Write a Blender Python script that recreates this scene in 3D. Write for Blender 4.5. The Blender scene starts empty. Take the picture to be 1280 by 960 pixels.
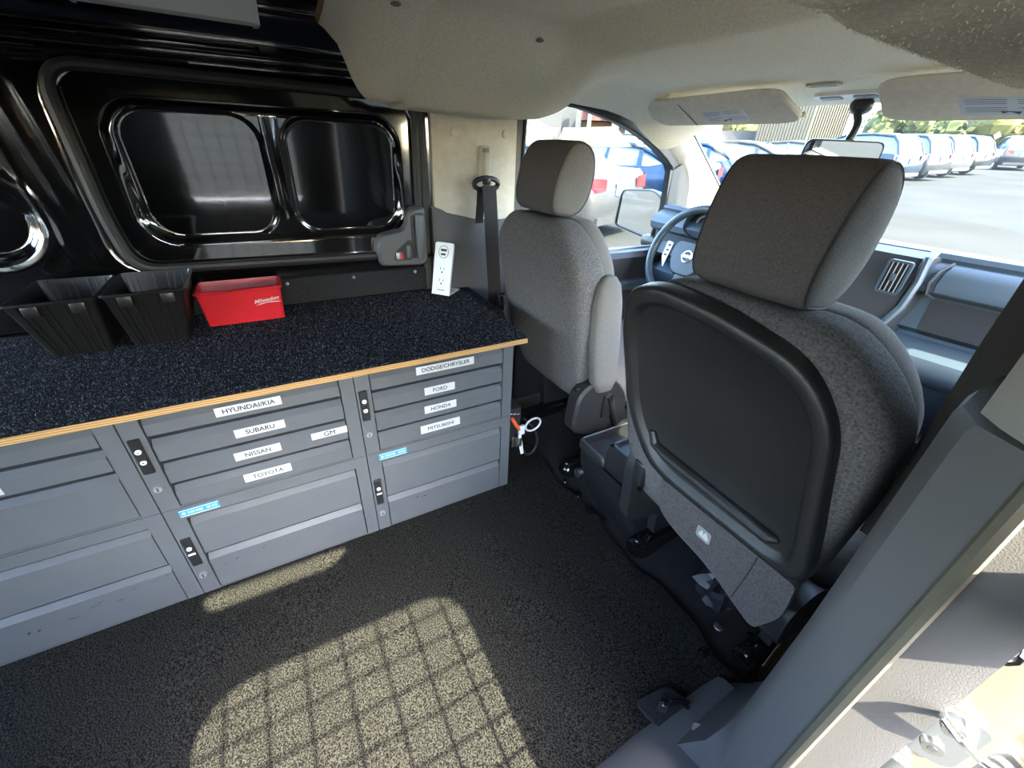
import bpy, bmesh, math, random
from mathutils import Vector, Matrix, noise
random.seed(4)
R = math.radians
S = bpy.context.scene
COL = S.collection

# ---------------------------------------------------------------- camera, sky, sun, exposure
CAM = Vector((0.96658, 0.35444, 1.06647))
YAW, PITCH, ROLL, FPX = 1.0423, 0.5233, 0.0460, 515.64
fw = Vector((-math.sin(YAW)*math.cos(PITCH), math.cos(YAW)*math.cos(PITCH), -math.sin(PITCH)))
rt = Vector((math.cos(YAW), math.sin(YAW), 0)); up = rt.cross(fw)
r2 = rt*math.cos(ROLL)+up*math.sin(ROLL); u2 = -rt*math.sin(ROLL)+up*math.cos(ROLL)
cd = bpy.data.cameras.new('camera'); cam = bpy.data.objects.new('camera', cd); COL.objects.link(cam)
cam.matrix_world = Matrix(((r2.x, u2.x, -fw.x, CAM.x), (r2.y, u2.y, -fw.y, CAM.y), (r2.z, u2.z, -fw.z, CAM.z), (0, 0, 0, 1)))
cd.sensor_width = 36; cd.lens = FPX/1280*36; cd.clip_start = 0.01; cd.clip_end = 500
S.camera = cam

W = bpy.data.worlds.new('sky'); S.world = W; W.use_nodes = True
wn = W.node_tree.nodes; wl = W.node_tree.links
sky = wn.new('ShaderNodeTexSky'); sky.sky_type = 'NISHITA'; sky.sun_disc = False
sky.sun_elevation = R(46.4); sky.sun_rotation = R(90); sky.air_density = 1.0; sky.dust_density = 1.8
wl.new(sky.outputs[0], wn['Background'].inputs[0]); wn['Background'].inputs[1].default_value = 1.9

sd = bpy.data.lights.new('sun', 'SUN'); sun = bpy.data.objects.new('sun', sd); COL.objects.link(sun)
SUN_SLOPE = 1.05                                    # rise per metre across the van
sun.location = (6, .3, 6)
sun.rotation_euler = Vector((1, 0.0, SUN_SLOPE)).to_track_quat('Z', 'Y').to_euler()
sd.energy = 21.0; sd.angle = R(0.7); sd.color = (1, .92, .70)

S.view_settings.view_transform = 'Standard'; S.view_settings.look = 'None'
S.view_settings.exposure = 1.60; S.view_settings.gamma = 1.0
S.view_settings.use_curve_mapping = False
S.cycles.max_bounces = 14; S.cycles.diffuse_bounces = 8; S.cycles.glossy_bounces = 6
S.cycles.transparent_max_bounces = 16; S.cycles.sample_clamp_indirect = 6
S.cycles.caustics_reflective = False; S.cycles.caustics_refractive = False

CX = 0.235                                          # centre line of the van
def mx(x): return 2*CX-x

# ---------------------------------------------------------------- materials
def mat(name, col, rough=.6, metal=0, noise_amt=0, nscale=60, bump=0, bscale=200, coat=0, coat_ior=1.5, spec=.5, col2=None, lo=.35, hi=.65, detail=3):
    m = bpy.data.materials.new(name); m.use_nodes = True
    n = m.node_tree.nodes; l = m.node_tree.links; b = n['Principled BSDF']
    b.inputs['Base Color'].default_value = (*col, 1); b.inputs['Roughness'].default_value = rough
    b.inputs['Metallic'].default_value = metal; b.inputs['Specular IOR Level'].default_value = spec
    b.inputs['Coat Weight'].default_value = coat; b.inputs['Coat Roughness'].default_value = .05; b.inputs['Coat IOR'].default_value = coat_ior
    if noise_amt or bump or col2:
        tc = n.new('ShaderNodeTexCoord')
    if noise_amt or col2:
        t = n.new('ShaderNodeTexNoise'); t.inputs['Scale'].default_value = nscale; t.inputs['Detail'].default_value = detail
        l.new(tc.outputs['Object'], t.inputs['Vector'])
        r = n.new('ShaderNodeValToRGB'); l.new(t.outputs['Fac'], r.inputs[0])
        c2 = col2 or tuple(min(1, c*(1+noise_amt)) for c in col); c1 = col if col2 else tuple(c*(1-noise_amt) for c in col)
        r.color_ramp.elements[0].position = lo; r.color_ramp.elements[1].position = hi
        r.color_ramp.elements[0].color = (*c1, 1); r.color_ramp.elements[1].color = (*c2, 1)
        l.new(r.outputs[0], b.inputs['Base Color'])
    if bump:
        t2 = n.new('ShaderNodeTexNoise'); t2.inputs['Scale'].default_value = bscale; t2.inputs['Detail'].default_value = 2
        l.new(tc.outputs['Object'], t2.inputs['Vector'])
        bp = n.new('ShaderNodeBump'); bp.inputs['Strength'].default_value = bump; bp.inputs['Distance'].default_value = .002
        l.new(t2.outputs['Fac'], bp.inputs['Height']); l.new(bp.outputs[0], b.inputs['Normal'])
    return m

def glassmat(name, tint=(1, 1, 1), refl=.9):
    m = bpy.data.materials.new(name); m.use_nodes = True
    n = m.node_tree.nodes; l = m.node_tree.links; n.remove(n['Principled BSDF'])
    tr = n.new('ShaderNodeBsdfTransparent'); tr.inputs[0].default_value = (*tint, 1)
    gl = n.new('ShaderNodeBsdfGlossy'); gl.inputs['Roughness'].default_value = .01; gl.inputs[0].default_value = (refl, refl, refl, 1)
    lw = n.new('ShaderNodeLayerWeight'); pw = n.new('ShaderNodeMath'); pw.operation = 'POWER'; pw.inputs[1].default_value = 5
    ml_ = n.new('ShaderNodeMath'); ml_.operation = 'MULTIPLY_ADD'; ml_.inputs[1].default_value = .9; ml_.inputs[2].default_value = .04
    l.new(lw.outputs['Facing'], pw.inputs[0]); l.new(pw.outputs[0], ml_.inputs[0])
    mix = n.new('ShaderNodeMixShader'); l.new(ml_.outputs[0], mix.inputs[0]); l.new(tr.outputs[0], mix.inputs[1]); l.new(gl.outputs[0], mix.inputs[2])
    l.new(mix.outputs[0], n['Material Output'].inputs[0])
    return m

M = {}
M['black_paint'] = mat('black_paint', (0.0025, 0.0025, 0.0025), .10, spec=.9, coat=1.0, coat_ior=1.7)
M['panel_satin'] = mat('panel_satin', (0.0033, 0.0033, 0.0033), .13, spec=.5)
M['rubber'] = mat('rubber', (0.0149, 0.0141, 0.0124), .55, bump=.15, bscale=300)
M['felt_dark'] = mat('felt_dark', (0.01, 0.01, 0.0116), .95, noise_amt=.5, nscale=260, bump=.4, bscale=500)
M['mat_floor'] = mat('mat_floor', (0.0033, 0.0033, 0.0037), .95, col2=(0.0382, 0.0373, 0.0315), nscale=330, lo=.40, hi=.66, bump=.8, bscale=420, spec=.06)
M['carpet_floor'] = mat('carpet_floor', (0.0083, 0.0083, 0.01), .95, noise_amt=.5, nscale=300, bump=.6, bscale=420)
M['cab'] = mat('cabinet_grey', (0.083, 0.0888, 0.0946), .42, noise_amt=.04, nscale=14)
M['cab_shade'] = mat('cabinet_gap_shade', (0.0042, 0.0042, 0.005), .6)  # near-black stands for the shade in the drawer gaps
M['scuff'] = mat('scuff_black', (0.0124, 0.0124, 0.0133), .8)
M['bench_carpet'] = mat('bench_carpet', (0.0042, 0.005, 0.0083), .98, col2=(0.1079, 0.112, 0.1328), nscale=300, lo=.56, hi=.70, bump=.8, bscale=400, detail=4, spec=.1)
M['black_plastic'] = mat('black_plastic', (0.0133, 0.0133, 0.0141), .38, bump=.12, bscale=700)
M['bin_black'] = mat('bin_black', (0.0075, 0.0075, 0.0071), .36)
M['red'] = mat('red_plastic', (0.498, 0.0149, 0.0232), .38)
M['white_plastic'] = mat('white_plastic', (.72, .72, .72), .4)
M['label_white'] = mat('label_white', (0.4814, 0.498, 0.498), .45)
M['ink'] = mat('ink', (0.0249, 0.0249, 0.0291), .6)
M['ink_soft'] = mat('ink_soft', (.022, .022, .025), .6)
M['blue_sticker'] = mat('blue_sticker', (0.0166, 0.249, 0.498), .4)
M['white_metal'] = mat('white_metal', (.85, .84, .82), .35)
M['chrome'] = mat('chrome', (.82, .82, .82), .16, 1)
M['steel'] = mat('steel', (.55, .54, .5), .3, 1)
M['beige'] = mat('beige_trim', (0.5312, 0.4814, 0.3942), .75, noise_amt=.06, nscale=40, bump=.15, bscale=700, spec=.3)
M['headliner'] = mat('headliner', (.84, .77, .61), .95, noise_amt=.08, nscale=220, bump=.45, bscale=480, spec=.1)
M['brown_edge'] = mat('brown_edge', (0.249, 0.1411, 0.0498), .9)
M['clip'] = mat('clip_grey', (0.2158, 0.2033, 0.1743), .5)
M['visor'] = mat('visor', (.66, .60, .49), .8, noise_amt=.05, nscale=60, bump=.1)
M['grey_trim'] = mat('grey_trim', (0.0996, 0.0988, 0.1029), .52, bump=.2, bscale=600)
M['grey_trim2'] = mat('grey_trim_upper', (0.2988, 0.2863, 0.2656), .6, bump=.2, bscale=600)
M['handle_grey'] = mat('handle_grey', (0.083, 0.0847, 0.0896), .45)
M['webbing'] = mat('webbing', (0.0249, 0.0216, 0.0199), .75, noise_amt=.2, nscale=400)
M['seat_cloth'] = mat('seat_cloth', (0.0622, 0.0581, 0.0581), .95, col2=(0.1577, 0.1477, 0.1452), nscale=260, lo=.3, hi=.75, bump=.5, bscale=420, spec=.15)
M['head_cloth'] = mat('headrest_cloth', (0.0954, 0.0847, 0.0813), .95, noise_amt=.18, nscale=420, bump=.3, bscale=650, spec=.15)
M['head_side'] = mat('headrest_side_cloth', (0.1369, 0.1262, 0.1179), .95, noise_amt=.15, nscale=420, bump=.3, bscale=650, spec=.15)
M['seat_plastic'] = mat('seat_plastic', (0.0166, 0.0166, 0.0174), .42, bump=.35, bscale=800, noise_amt=.15, nscale=9)
M['flap_felt'] = mat('flap_felt', (0.0515, 0.0473, 0.0465), .95, col2=(0.0954, 0.0888, 0.0871), nscale=260, lo=.3, hi=.75, bump=.4, bscale=420, spec=.1)
M['board_plastic'] = mat('board_plastic', (0.0141, 0.0141, 0.0145), .40, bump=.25, bscale=800)
M['dash'] = mat('dash_sky_tint', (0.0415, 0.0598, 0.0789), .42, bump=.2, bscale=700)  # grey plastic, blue added to carry the sky's reflection
M['dash_dark'] = mat('dash_dark', (0.0183, 0.0183, 0.0216), .5, bump=.2, bscale=700)
M['silver'] = mat('silver_trim', (.45, .45, .45), .35, .7)
M['gloss_black'] = mat('gloss_black', (0.005, 0.005, 0.005), .08, coat=.5)
M['mirror'] = mat('mirror_glass', (.9, .9, .9), .01, 1)
M['glass'] = glassmat('tinted_glass', (.82, .85, .85)); M['pane'] = glassmat('clear_pane', (.97, .98, .98))
M['jamb_reflect'] = mat('jamb_reflection', (0.0789, 0.0706, 0.0481), .28, col2=(0.0996, 0.0896, 0.0631), nscale=9, coat=.6)  # beige stands for sunlit ground reflected in black gloss paint
M['seal'] = mat('door_seal', (0.0415, 0.0415, 0.0432), .5)
M['seal_beige'] = mat('beige_seal', (0.1162, 0.1079, 0.0813), .6, noise_amt=.08, nscale=25)  # beige with slight random tone, for welt and seal channel
M['orange'] = mat('orange_lead', (0.6225, 0.083, 0.0249), .5)
M['paper'] = mat('paper_tag', (0.6225, 0.6142, 0.5644), .7)
M['cellophane'] = mat('crumpled_bag', (0.0166, 0.0158, 0.0183), .45)
# plywood edge: fine plies
def plywood():
    m = mat('plywood_edge', (.62, .33, .10), .6); n = m.node_tree.nodes; l = m.node_tree.links
    tc = n.new('ShaderNodeTexCoord'); w = n.new('ShaderNodeTexWave'); w.bands_direction = 'Z'; w.inputs['Scale'].default_value = 62; w.inputs['Distortion'].default_value = .6
    mp = n.new('ShaderNodeMapping'); mp.inputs['Rotation'].default_value = (R(1.5), 0, 0)
    r = n.new('ShaderNodeValToRGB'); r.color_ramp.elements[0].color = (.26, .125, .035, 1); r.color_ramp.elements[1].color = (.54, .33, .13, 1)
    l.new(tc.outputs['Object'], mp.inputs[0]); l.new(mp.outputs[0], w.inputs[0]); l.new(w.outputs['Fac'], r.inputs[0]); l.new(r.outputs[0], n['Principled BSDF'].inputs['Base Color'])
    return m
M['ply'] = plywood()

# ---------------------------------------------------------------- mesh builder
ORG = {}
class MB:
    def __init__(s): s.v = []; s.f = []; s.m = []; s.cur = 0
    def mat(s, i): s.cur = i; return s
    def add(s, vs, fs, M4=None):
        o = len(s.v)
        s.v += [tuple(M4 @ Vector(v)) if M4 is not None else tuple(v) for v in vs]
        s.f += [tuple(o+i for i in f) for f in fs]; s.m += [s.cur]*len(fs); return s
    def box(s, a, b, M4=None):
        x0, y0, z0 = a; x1, y1, z1 = b
        return s.add([(x0,y0,z0),(x1,y0,z0),(x1,y1,z0),(x0,y1,z0),(x0,y0,z1),(x1,y0,z1),(x1,y1,z1),(x0,y1,z1)],
              [(3,2,1,0),(4,5,6,7),(0,1,5,4),(1,2,6,5),(2,3,7,6),(3,0,4,7)], M4)
    def rbox(s, a, b, r=.01, seg=2, M4=None):
        bm = bmesh.new(); bmesh.ops.create_cube(bm, size=1)
        c = [(a[i]+b[i])/2 for i in range(3)]; d = [abs(b[i]-a[i]) for i in range(3)]
        for v in bm.verts: v.co = Vector((v.co.x*d[0]+c[0], v.co.y*d[1]+c[1], v.co.z*d[2]+c[2]))
        r = min(r, min(d)*.49)
        bmesh.ops.bevel(bm, geom=bm.edges[:], offset=r, segments=seg, profile=.5, affect='EDGES', clamp_overlap=True)
        bm.verts.index_update(); vs = [tuple(v.co) for v in bm.verts]; fs = [tuple(v.index for v in f.verts) for f in bm.faces]; bm.free()
        return s.add(vs, fs, M4)
    def loft(s, rings, closed=True, cap0=True, cap1=True, M4=None):
        n = len(rings[0]); vs = [p for r in rings for p in r]; fs = []
        for i in range(len(rings)-1):
            for j in range(n if closed else n-1):
                k = (j+1) % n; fs.append((i*n+j, i*n+k, (i+1)*n+k, (i+1)*n+j))
        if closed and cap0: fs.append(tuple(range(n-1, -1, -1)))
        if closed and cap1: fs.append(tuple((len(rings)-1)*n+j for j in range(n)))
        return s.add(vs, fs, M4)
    def tube(s, path, r, n=8, closed=False, M4=None, sq=1.0):
        P = [Vector(p) for p in path]; N = len(P); rings = []
        rr = r if isinstance(r, (list, tuple)) else [r]*N
        ref = None
        for i in range(N):
            a = P[i-1] if (i > 0 or closed) else P[i]; b = P[(i+1) % N] if (i < N-1 or closed) else P[i]
            t = (b-a).normalized()
            if ref is None:
                ref = t.orthogonal().normalized()
            u = (ref-t*ref.dot(t)); u = u.normalized() if u.length > 1e-6 else t.orthogonal().normalized(); ref = u; w = t.cross(u)
            rings.append([tuple(P[i]+u*math.cos(2*math.pi*k/n)*rr[i]+w*math.sin(2*math.pi*k/n)*rr[i]*sq) for k in range(n)])
        if closed:
            rings.append(rings[0]); return s.loft(rings, True, False, False, M4)
        return s.loft(rings, True, True, True, M4)
    def cyl(s, a, b, r, n=16, r2=None):
        return s.tube([a, b], [r, r if r2 is None else r2], n)
    def ball(s, c, r, n=10, m=6, sc=(1, 1, 1)):
        rings = []
        for i in range(m+1):
            ph = -math.pi/2+math.pi*i/m; q = max(math.cos(ph), .02)
            rings.append([(c[0]+r*sc[0]*q*math.cos(2*math.pi*k/n), c[1]+r*sc[1]*q*math.sin(2*math.pi*k/n), c[2]+r*sc[2]*math.sin(ph)) for k in range(n)])
        return s.loft(rings)
    def plate(s, outer, holes, mapf, t, edge=True):
        """flat plate with holes: 2D loops -> mapf(u,v,w), thickness from w=0 to w=t"""
        bm = bmesh.new(); loops = [outer]+list(holes); el = []
        for lp in loops:
            vv = [bm.verts.new((p[0], p[1], 0)) for p in lp]
            el += [bm.edges.new((vv[i], vv[(i+1) % len(vv)])) for i in range(len(vv))]
        bmesh.ops.triangle_fill(bm, edges=el, use_beauty=True)
        bm.verts.index_update(); V2 = [(v.co.x, v.co.y) for v in bm.verts]; F2 = [tuple(v.index for v in f.verts) for f in bm.faces]; bm.free()
        n = len(V2); vs = [mapf(u, v, 0) for u, v in V2]+[mapf(u, v, t) for u, v in V2]
        fs = list(F2)+[tuple(n+i for i in reversed(f)) for f in F2]; o = 0
        for lp in loops:
            k = len(lp); fs += [(o+i, o+(i+1) % k, n+o+(i+1) % k, n+o+i) for i in range(k)]; o += k
        return s.add(vs, fs)
    def text(s, txt, size, mapf, center=True, bold=0):
        c = bpy.data.curves.new('t', 'FONT'); c.body = txt; c.size = size; c.offset = bold if bold > 1e-4 else 0; c.resolution_u = 3
        c.align_x = 'CENTER' if center else 'LEFT'; c.align_y = 'CENTER'
        ob = bpy.data.objects.new('t', c); COL.objects.link(ob)
        dg = bpy.context.evaluated_depsgraph_get(); me = ob.evaluated_get(dg).to_mesh()
        vs = [mapf(v.co.x, v.co.y) for v in me.vertices]; fs = [tuple(p.vertices) for p in me.polygons]
        bpy.data.objects.remove(ob); bpy.data.curves.remove(c)
        return s.add(vs, fs)
    def build(s, name, m, parent=None, smooth=35, org=None):
        me = bpy.data.meshes.new(name)
        o = Vector(org) if org is not None else (ORG.get(parent.name, Vector()) if parent else Vector())
        me.from_pydata([tuple(Vector(v)-o) for v in s.v], [], s.f)
        ms = m if isinstance(m, (list, tuple)) else [m]
        for k in ms: me.materials.append(M[k] if isinstance(k, str) else k)
        if len(ms) > 1: me.polygons.foreach_set('material_index', s.m)
        bm = bmesh.new(); bm.from_mesh(me); bmesh.ops.recalc_face_normals(bm, faces=bm.faces[:]); bm.to_mesh(me); bm.free()
        if smooth:
            me.polygons.foreach_set('use_smooth', [True]*len(me.polygons)); me.set_sharp_from_angle(angle=R(smooth))
        ob = bpy.data.objects.new(name, me); COL.objects.link(ob)
        if parent: ob.parent = parent
        if org is not None and not parent: ob.location = o
        ORG[ob.name] = o
        return ob

def tag(o, label, cat, group=None):
    o['label'] = label; o['category'] = cat
    if group: o['group'] = group
    return o
def thing(name, loc, label, cat, group=None):
    o = bpy.data.objects.new(name, None); COL.objects.link(o); o.location = loc; ORG[o.name] = Vector(loc); o.empty_display_size = .05
    return tag(o, label, cat, group)
def struct(o): o['kind'] = 'structure'; return o
def L(o, t): o['label'] = t; return o

def rrect(u0, v0, u1, v1, r, n=5):
    pts = []
    for cx, cy, a0 in ((u1-r, v0+r, -90), (u1-r, v1-r, 0), (u0+r, v1-r, 90), (u0+r, v0+r, 180)):
        for i in range(n+1):
            a = R(a0+90*i/n); pts.append((cx+r*math.cos(a), cy+r*math.sin(a)))
    return pts
def rpoly(pts, r, n=4):
    out = []; N = len(pts)
    for i in range(N):
        p = Vector(pts[i]); a = Vector(pts[i-1]); b = Vector(pts[(i+1) % N]); ri = r[i] if isinstance(r, (list, tuple)) else r
        d = min(ri, (a-p).length*.48, (b-p).length*.48); s = p+(a-p).normalized()*d; e = p+(b-p).normalized()*d
        for k in range(n+1):
            t = k/n; out.append(tuple(s*(1-t)**2+p*2*t*(1-t)+e*t*t))
    return out
def interp(tab, x):
    if x <= tab[0][0]: return tab[0][1]
    for (a, va), (b, vb) in zip(tab, tab[1:]):
        if x <= b: return va+(vb-va)*(x-a)/(b-a)
    return tab[-1][1]
def sst(a, b, x):
    t = max(0, min(1, (x-a)/(b-a))); return t*t*(3-2*t)
def chaikin(P, it=2):
    P = [Vector(p) for p in P]
    for _ in range(it):
        Q = [P[0]]
        for a, b in zip(P, P[1:]): Q += [a*.75+b*.25, a*.25+b*.75]
        P = Q+[P[-1]]
    return [tuple(p) for p in P]
def sdrr(u, v, u0, v0, u1, v1, r):
    cx, cy = (u0+u1)/2, (v0+v1)/2; qx = abs(u-cx)-(u1-u0)/2+r; qy = abs(v-cy)-(v1-v0)/2+r
    return math.hypot(max(qx, 0), max(qy, 0))+min(max(qx, qy), 0)-r

# ================================================================ LARGE STRUCTURE
YR, YF = -1.25, 2.75       # rear and front ends of the modelled body
# floor
b = MB(); b.box((-.60, YR, -.06), (1.12, 2.3, -.012)); struct(b.build('floor', 'carpet_floor', smooth=0))
# cargo mat (height field with gentle waves)
def matz(x, y):
    z = 0.0
    z += .0025*noise.noise(Vector((x*3, y*5, 0)))+.0012*noise.noise(Vector((x*11, y*14, 3)))
    z += .0018*math.sin(y*31+1.5*math.sin(x*6))*sst(.15, .5, x)
    return z
b = MB(); nx, ny = 90, 130; x0, x1, y0, y1 = -.56, 1.035, YR+.03, 1.105
rows = []
for j in range(ny+1):
    y = y0+(y1-y0)*j/ny
    rows.append([(x0+(x1-x0)*i/nx, y+(.012*math.sin(i*.31)+.006*math.sin(i*.83) if j == ny else 0), matz(x0+(x1-x0)*i/nx, y)) for i in range(nx+1)])
b.loft(rows, closed=False)
b.loft([rows[-1], [(p[0], p[1]+.002, -.012) for p in rows[-1]]], closed=False)
o = b.build('floor_mat', 'mat_floor', smooth=60); tag(o, 'black textured cargo floor mat lying in front of the grey drawer cabinets', 'mat')

# left wall: black painted sliding door, a pressed sheet
WX = -.53
def wallx(y, z):
    x = WX
    # shallow frame channel where the gasket lies
    d = sdrr(y, z, -.005, .735, .815, 1.178, .075); x -= .012*(1-sst(.0, .03, d))
    # recessed window pressing leaning inwards at its top
    d2 = sdrr(y, z, .055, .785, .772, 1.128, .085)
    k = 1-sst(-.016, .0, d2)
    x += k*(-.030+(z-.785)*.145)
    if k > .2:
        d3 = min(sdrr(y, z, .075, .800, .389, 1.112, .07), sdrr(y, z, .441, .800, .756, 1.112, .07))
        x -= .006*(1-sst(-.006, .004, d3))
        for c, a in ((.402, .006), (.415, -.004), (.428, .006)):
            x += a*math.exp(-((y-c-(z-1)*.0)/.0035)**2)*sst(.84, .88, z)
    # rail beads above
    for zc, h in ((1.212, .012), (1.246, .014)):
        x += h*math.exp(-((z-zc-.008*(y-.3))/.010)**2)*(1-sst(.62, .75, y))
    x += .05*sst(1.25, 1.34, z)
    # rear pressings: slanted beads and a round depression
    for yc, sl, h in ((-.075, .14, .0016), (-.035, .12, .0012), (-.125, .10, .0014)):
        x += h*math.exp(-((y-(yc+(z-.9)*-sl))/.008)**2)*sst(.72, .76, z)*(1-sst(1.14, 1.2, z))
    dc = math.hypot(y+.235, (z-.86)*1.0); x -= .022*(1-sst(.075, .10, dc)); x += .003*math.exp(-((dc-.118)/.016)**2)
    x += .012*sst(.826, .834, y)
    # bead under the gasket
    x += .010*math.exp(-((z-.708)/.008)**2)*sst(.02, .08, y)
    return x
b = MB(); ys = [YR+(0.868-YR)*i/430 for i in range(431)]; zs = [.55+(1.37-.55)*j/180 for j in range(181)]
b.loft([[(wallx(y, z), y, z) for y in ys] for z in zs], closed=False)
b.mat(1).box((-.66, YR, -.05), (-.60, .868, 1.42)); b.box((-.60, YR, -.01), (-.545, .868, .56))
wall_left = struct(b.build('wall_left', ['black_paint', 'rubber'], smooth=50))
L(wall_left, 'glossy black pressed sheet metal inside of the closed left sliding door')
# gasket
loop = rpoly([(-.012, 1.188), (-.008, .86), (.012, .728), (.818, .718), (.83, 1.182)], [.075, .25, .07, .06, .06], 8)
b = MB(); b.tube([(WX+.006, p[0], p[1]) for p in loop], .0135, 10, closed=True); L(b.build('gasket', 'rubber', wall_left), 'dull dark rubber seal loop around the pressed window')
# inner lip line highlights: thin rolled edge
loop2 = rrect(.050, .780, .777, 1.133, .088, 8)
b = MB(); b.tube([(WX-.004, p[0], p[1]) for p in loop2], .0035, 6, closed=True); b.build('rolled_edge', 'black_paint', wall_left)
b = MB(); b.tube([(WX-.002, .846, z) for z in (.56, .8, 1.0, 1.2)], .020, 10); L(b.build('edge_seal', 'rubber', wall_left), 'black rubber seal at the front door edge')
# carpeted strip along the bottom with rivets
b = MB(); b.rbox((WX-.01, -.05, .585), (WX+.012, .835, .668), .006); st = L(b.build('trim_strip', 'felt_dark', wall_left), 'dark felt covered board along the base of the wall')
for y in (.37, .575, .79):
    b = MB(); b.ball((WX+.013, y, .655), .006, 8, 5); b.build('rivet', 'steel', st)
# inside door handle (moulded)
def yzx(x): return lambda u, v, w: (x+w, u, v)
hl = L(MB().box((0, 0, 0), (0, 0, 0)).build('door_handle', 'handle_grey', wall_left), 'grey moulded inside door handle') if False else None
b = MB()
o1 = rpoly([(.655, .755), (.668, .688), (.82, .680), (.838, .70), (.836, .868), (.826, .878), (.785, .872), (.772, .835), (.755, .805), (.675, .79)], .016, 4)
ctr = (.755, .765)
def shr(pts, k, x): return [(x, ctr[0]+(p[0]-ctr[0])*k, ctr[1]+(p[1]-ctr[1])*k) for p in pts]
b.loft([shr(o1, 1, WX-.01), shr(o1, 1, WX+.022), shr(o1, .95, WX+.036), shr(o1, .90, WX+.040)], cap0=False)
hl = L(b.build('door_handle', 'handle_grey', wall_left), 'grey moulded inside handle housing of the sliding door')
b = MB(); b.rbox((WX+.034, .793, .705), (WX+.058, .824, .858), .010, 3); b.build('grip', 'handle_grey', hl)
b = MB(); b.rbox((WX+.037, .779, .71), (WX+.043, .790, .85), .003); b.build('grip_recess', 'rubber', hl)
rc = rpoly([(.712, .705), (.718, .735), (.770, .775), (.780, .76), (.776, .705)], .008, 3)
b = MB(); b.loft([[(WX+.0405, p[0], p[1]) for p in rc], [(WX+.0425, p[0], p[1]) for p in rc]]); b.build('lever_recess', 'rubber', hl)
b = MB(); b.rbox((WX+.041, .755, .712), (WX+.050, .772, .757), .004); b.build('lever', 'handle_grey', hl)
b = MB(); b.rbox((WX+.040, .719, .710), (WX+.048, .745, .735), .006, 3); b.mat(1).rbox((WX+.046, .732, .712), (WX+.0495, .742, .732), .003)
L(b.build('lock_button', ['silver', 'red'], hl), 'small lock button with a red face')

# left rear skin above cabinets to roof + roof skin
b = MB(); b.box((-.66, YR, 1.395), (1.13, 2.05, 1.43)); struct(b.build('ceiling', 'black_paint', smooth=0))
# roof rail strip joining wall top
b = MB(); b.loft([[(-.56, YR, 1.33), (-.56, .9, 1.33)], [(-.47, YR, 1.36), (-.47, .9, 1.36)], [(-.42, YR, 1.394), (-.42, .9, 1.394)]], closed=False)
b.tube([(-.475, YR, 1.335), (-.475, .75, 1.335)], .016, 8); struct(b.build('trim_1', 'black_paint', smooth=50))

# ---------------------------------------------------------------- headliner
EDGE = [(.55, 1.31), (.571, 1.303), (.606, 1.268), (.635, 1.185), (.66, 1.158), (.70, 1.143), (1.05, 1.136), (1.15, 1.141), (1.22, 1.162), (1.28, 1.19), (1.36, 1.209), (1.56, 1.196), (1.74, 1.165), (1.9, 1.112), (2.0, 1.07)]
HW = [(.55, .64), (1.2, .65), (1.4, .73), (1.75, .72), (2.0, .70)]
def lin_z(u, y):                       # u = -1..1 across, y along
    yk = 1.075+.16*abs(u)**4
    zc = 1.315+.006*math.exp(-((y-yk)/.03)**2)-.056*sst(yk, yk+.11, y)-.011*sst(1.3, 1.7, y)-.028*sst(1.7, 2.0, y)
    e = interp(EDGE, y); a = abs(u)
    ramp = sst(.45, .84, a) if y < 1.2 else (sst(.45, .84, a)*(1-sst(1.2, 1.4, y))+sst(.70, 1.0, a)*sst(1.2, 1.4, y))
    z = zc+(e-zc)*ramp
    z += .010*math.exp(-((y-(.70+.10*(1-a)))/.018)**2)*sst(.2, .5, a)    # fold line
    return z
def ridge(u, y): return y
YH = [.565+i*(1.985-.565)/110 for i in range(111)]; UU = [-1+2*i/100 for i in range(101)]
def hp(u, y, dz=0):
    yy = y+(.04*(1-u*u)-.13*u**6)*sst(1.6, 1.98, y)
    if y < .8: yy -= .04*(1-abs(u))*(1-sst(.57, .8, y))
    return (CX+u*interp(HW, y), yy, lin_z(u, y)+dz)
b = MB(); b.loft([[hp(u, y) for u in UU] for y in YH], closed=False)
b.loft([[hp(u, y, .02) for u in UU] for y in YH], closed=False)
b.mat(1).loft([[hp(u, YH[0], -.002) for u in UU], [(p[0], p[1]-.006, p[2]+.012) for p in [hp(u, YH[0]) for u in UU]], [hp(u, YH[0], .024) for u in UU]], closed=False)
fb_ = MB()
for i_ in range(9000):
    u_ = random.uniform(.40, 1.0); y_ = random.uniform(.57, 1.22); p_ = Vector(hp(u_, y_)); a_ = random.uniform(0, 6.28); w_ = random.uniform(.0005, .0009)
    d_ = Vector((random.gauss(0, .6), random.gauss(0, .6), -1)).normalized()*random.uniform(.0008, .0024)
    fb_.v += [tuple(p_+Vector((math.cos(a_)*w_, math.sin(a_)*w_, 0))), tuple(p_-Vector((math.cos(a_)*w_, math.sin(a_)*w_, 0))), tuple(p_+d_)]; k_ = len(fb_.v); fb_.f.append((k_-3, k_-2, k_-1)); fb_.m.append(0)
ceil = struct(b.build('ceiling_lining', ['headliner', 'brown_edge'], smooth=70)); L(ceil, 'beige felt headliner with drooping lobes at its rear corners')
fo_ = fb_.build('felt_fibre', 'headliner', ceil, smooth=0); fo_['kind'] = 'stuff'
for (x, y) in ((-.118, 1.02), (.211, 1.01), (-.10, .67)):
    u = (x-CX)/interp(HW, y); z = lin_z(u, y)
    b = MB(); b.ball((x, y, z), .011, 12, 5, (1, 1, .35)); b.build('clip', 'clip', ceil)

# ---------------------------------------------------------------- B pillars
def pillar(sideX, right):
    pass
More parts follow.
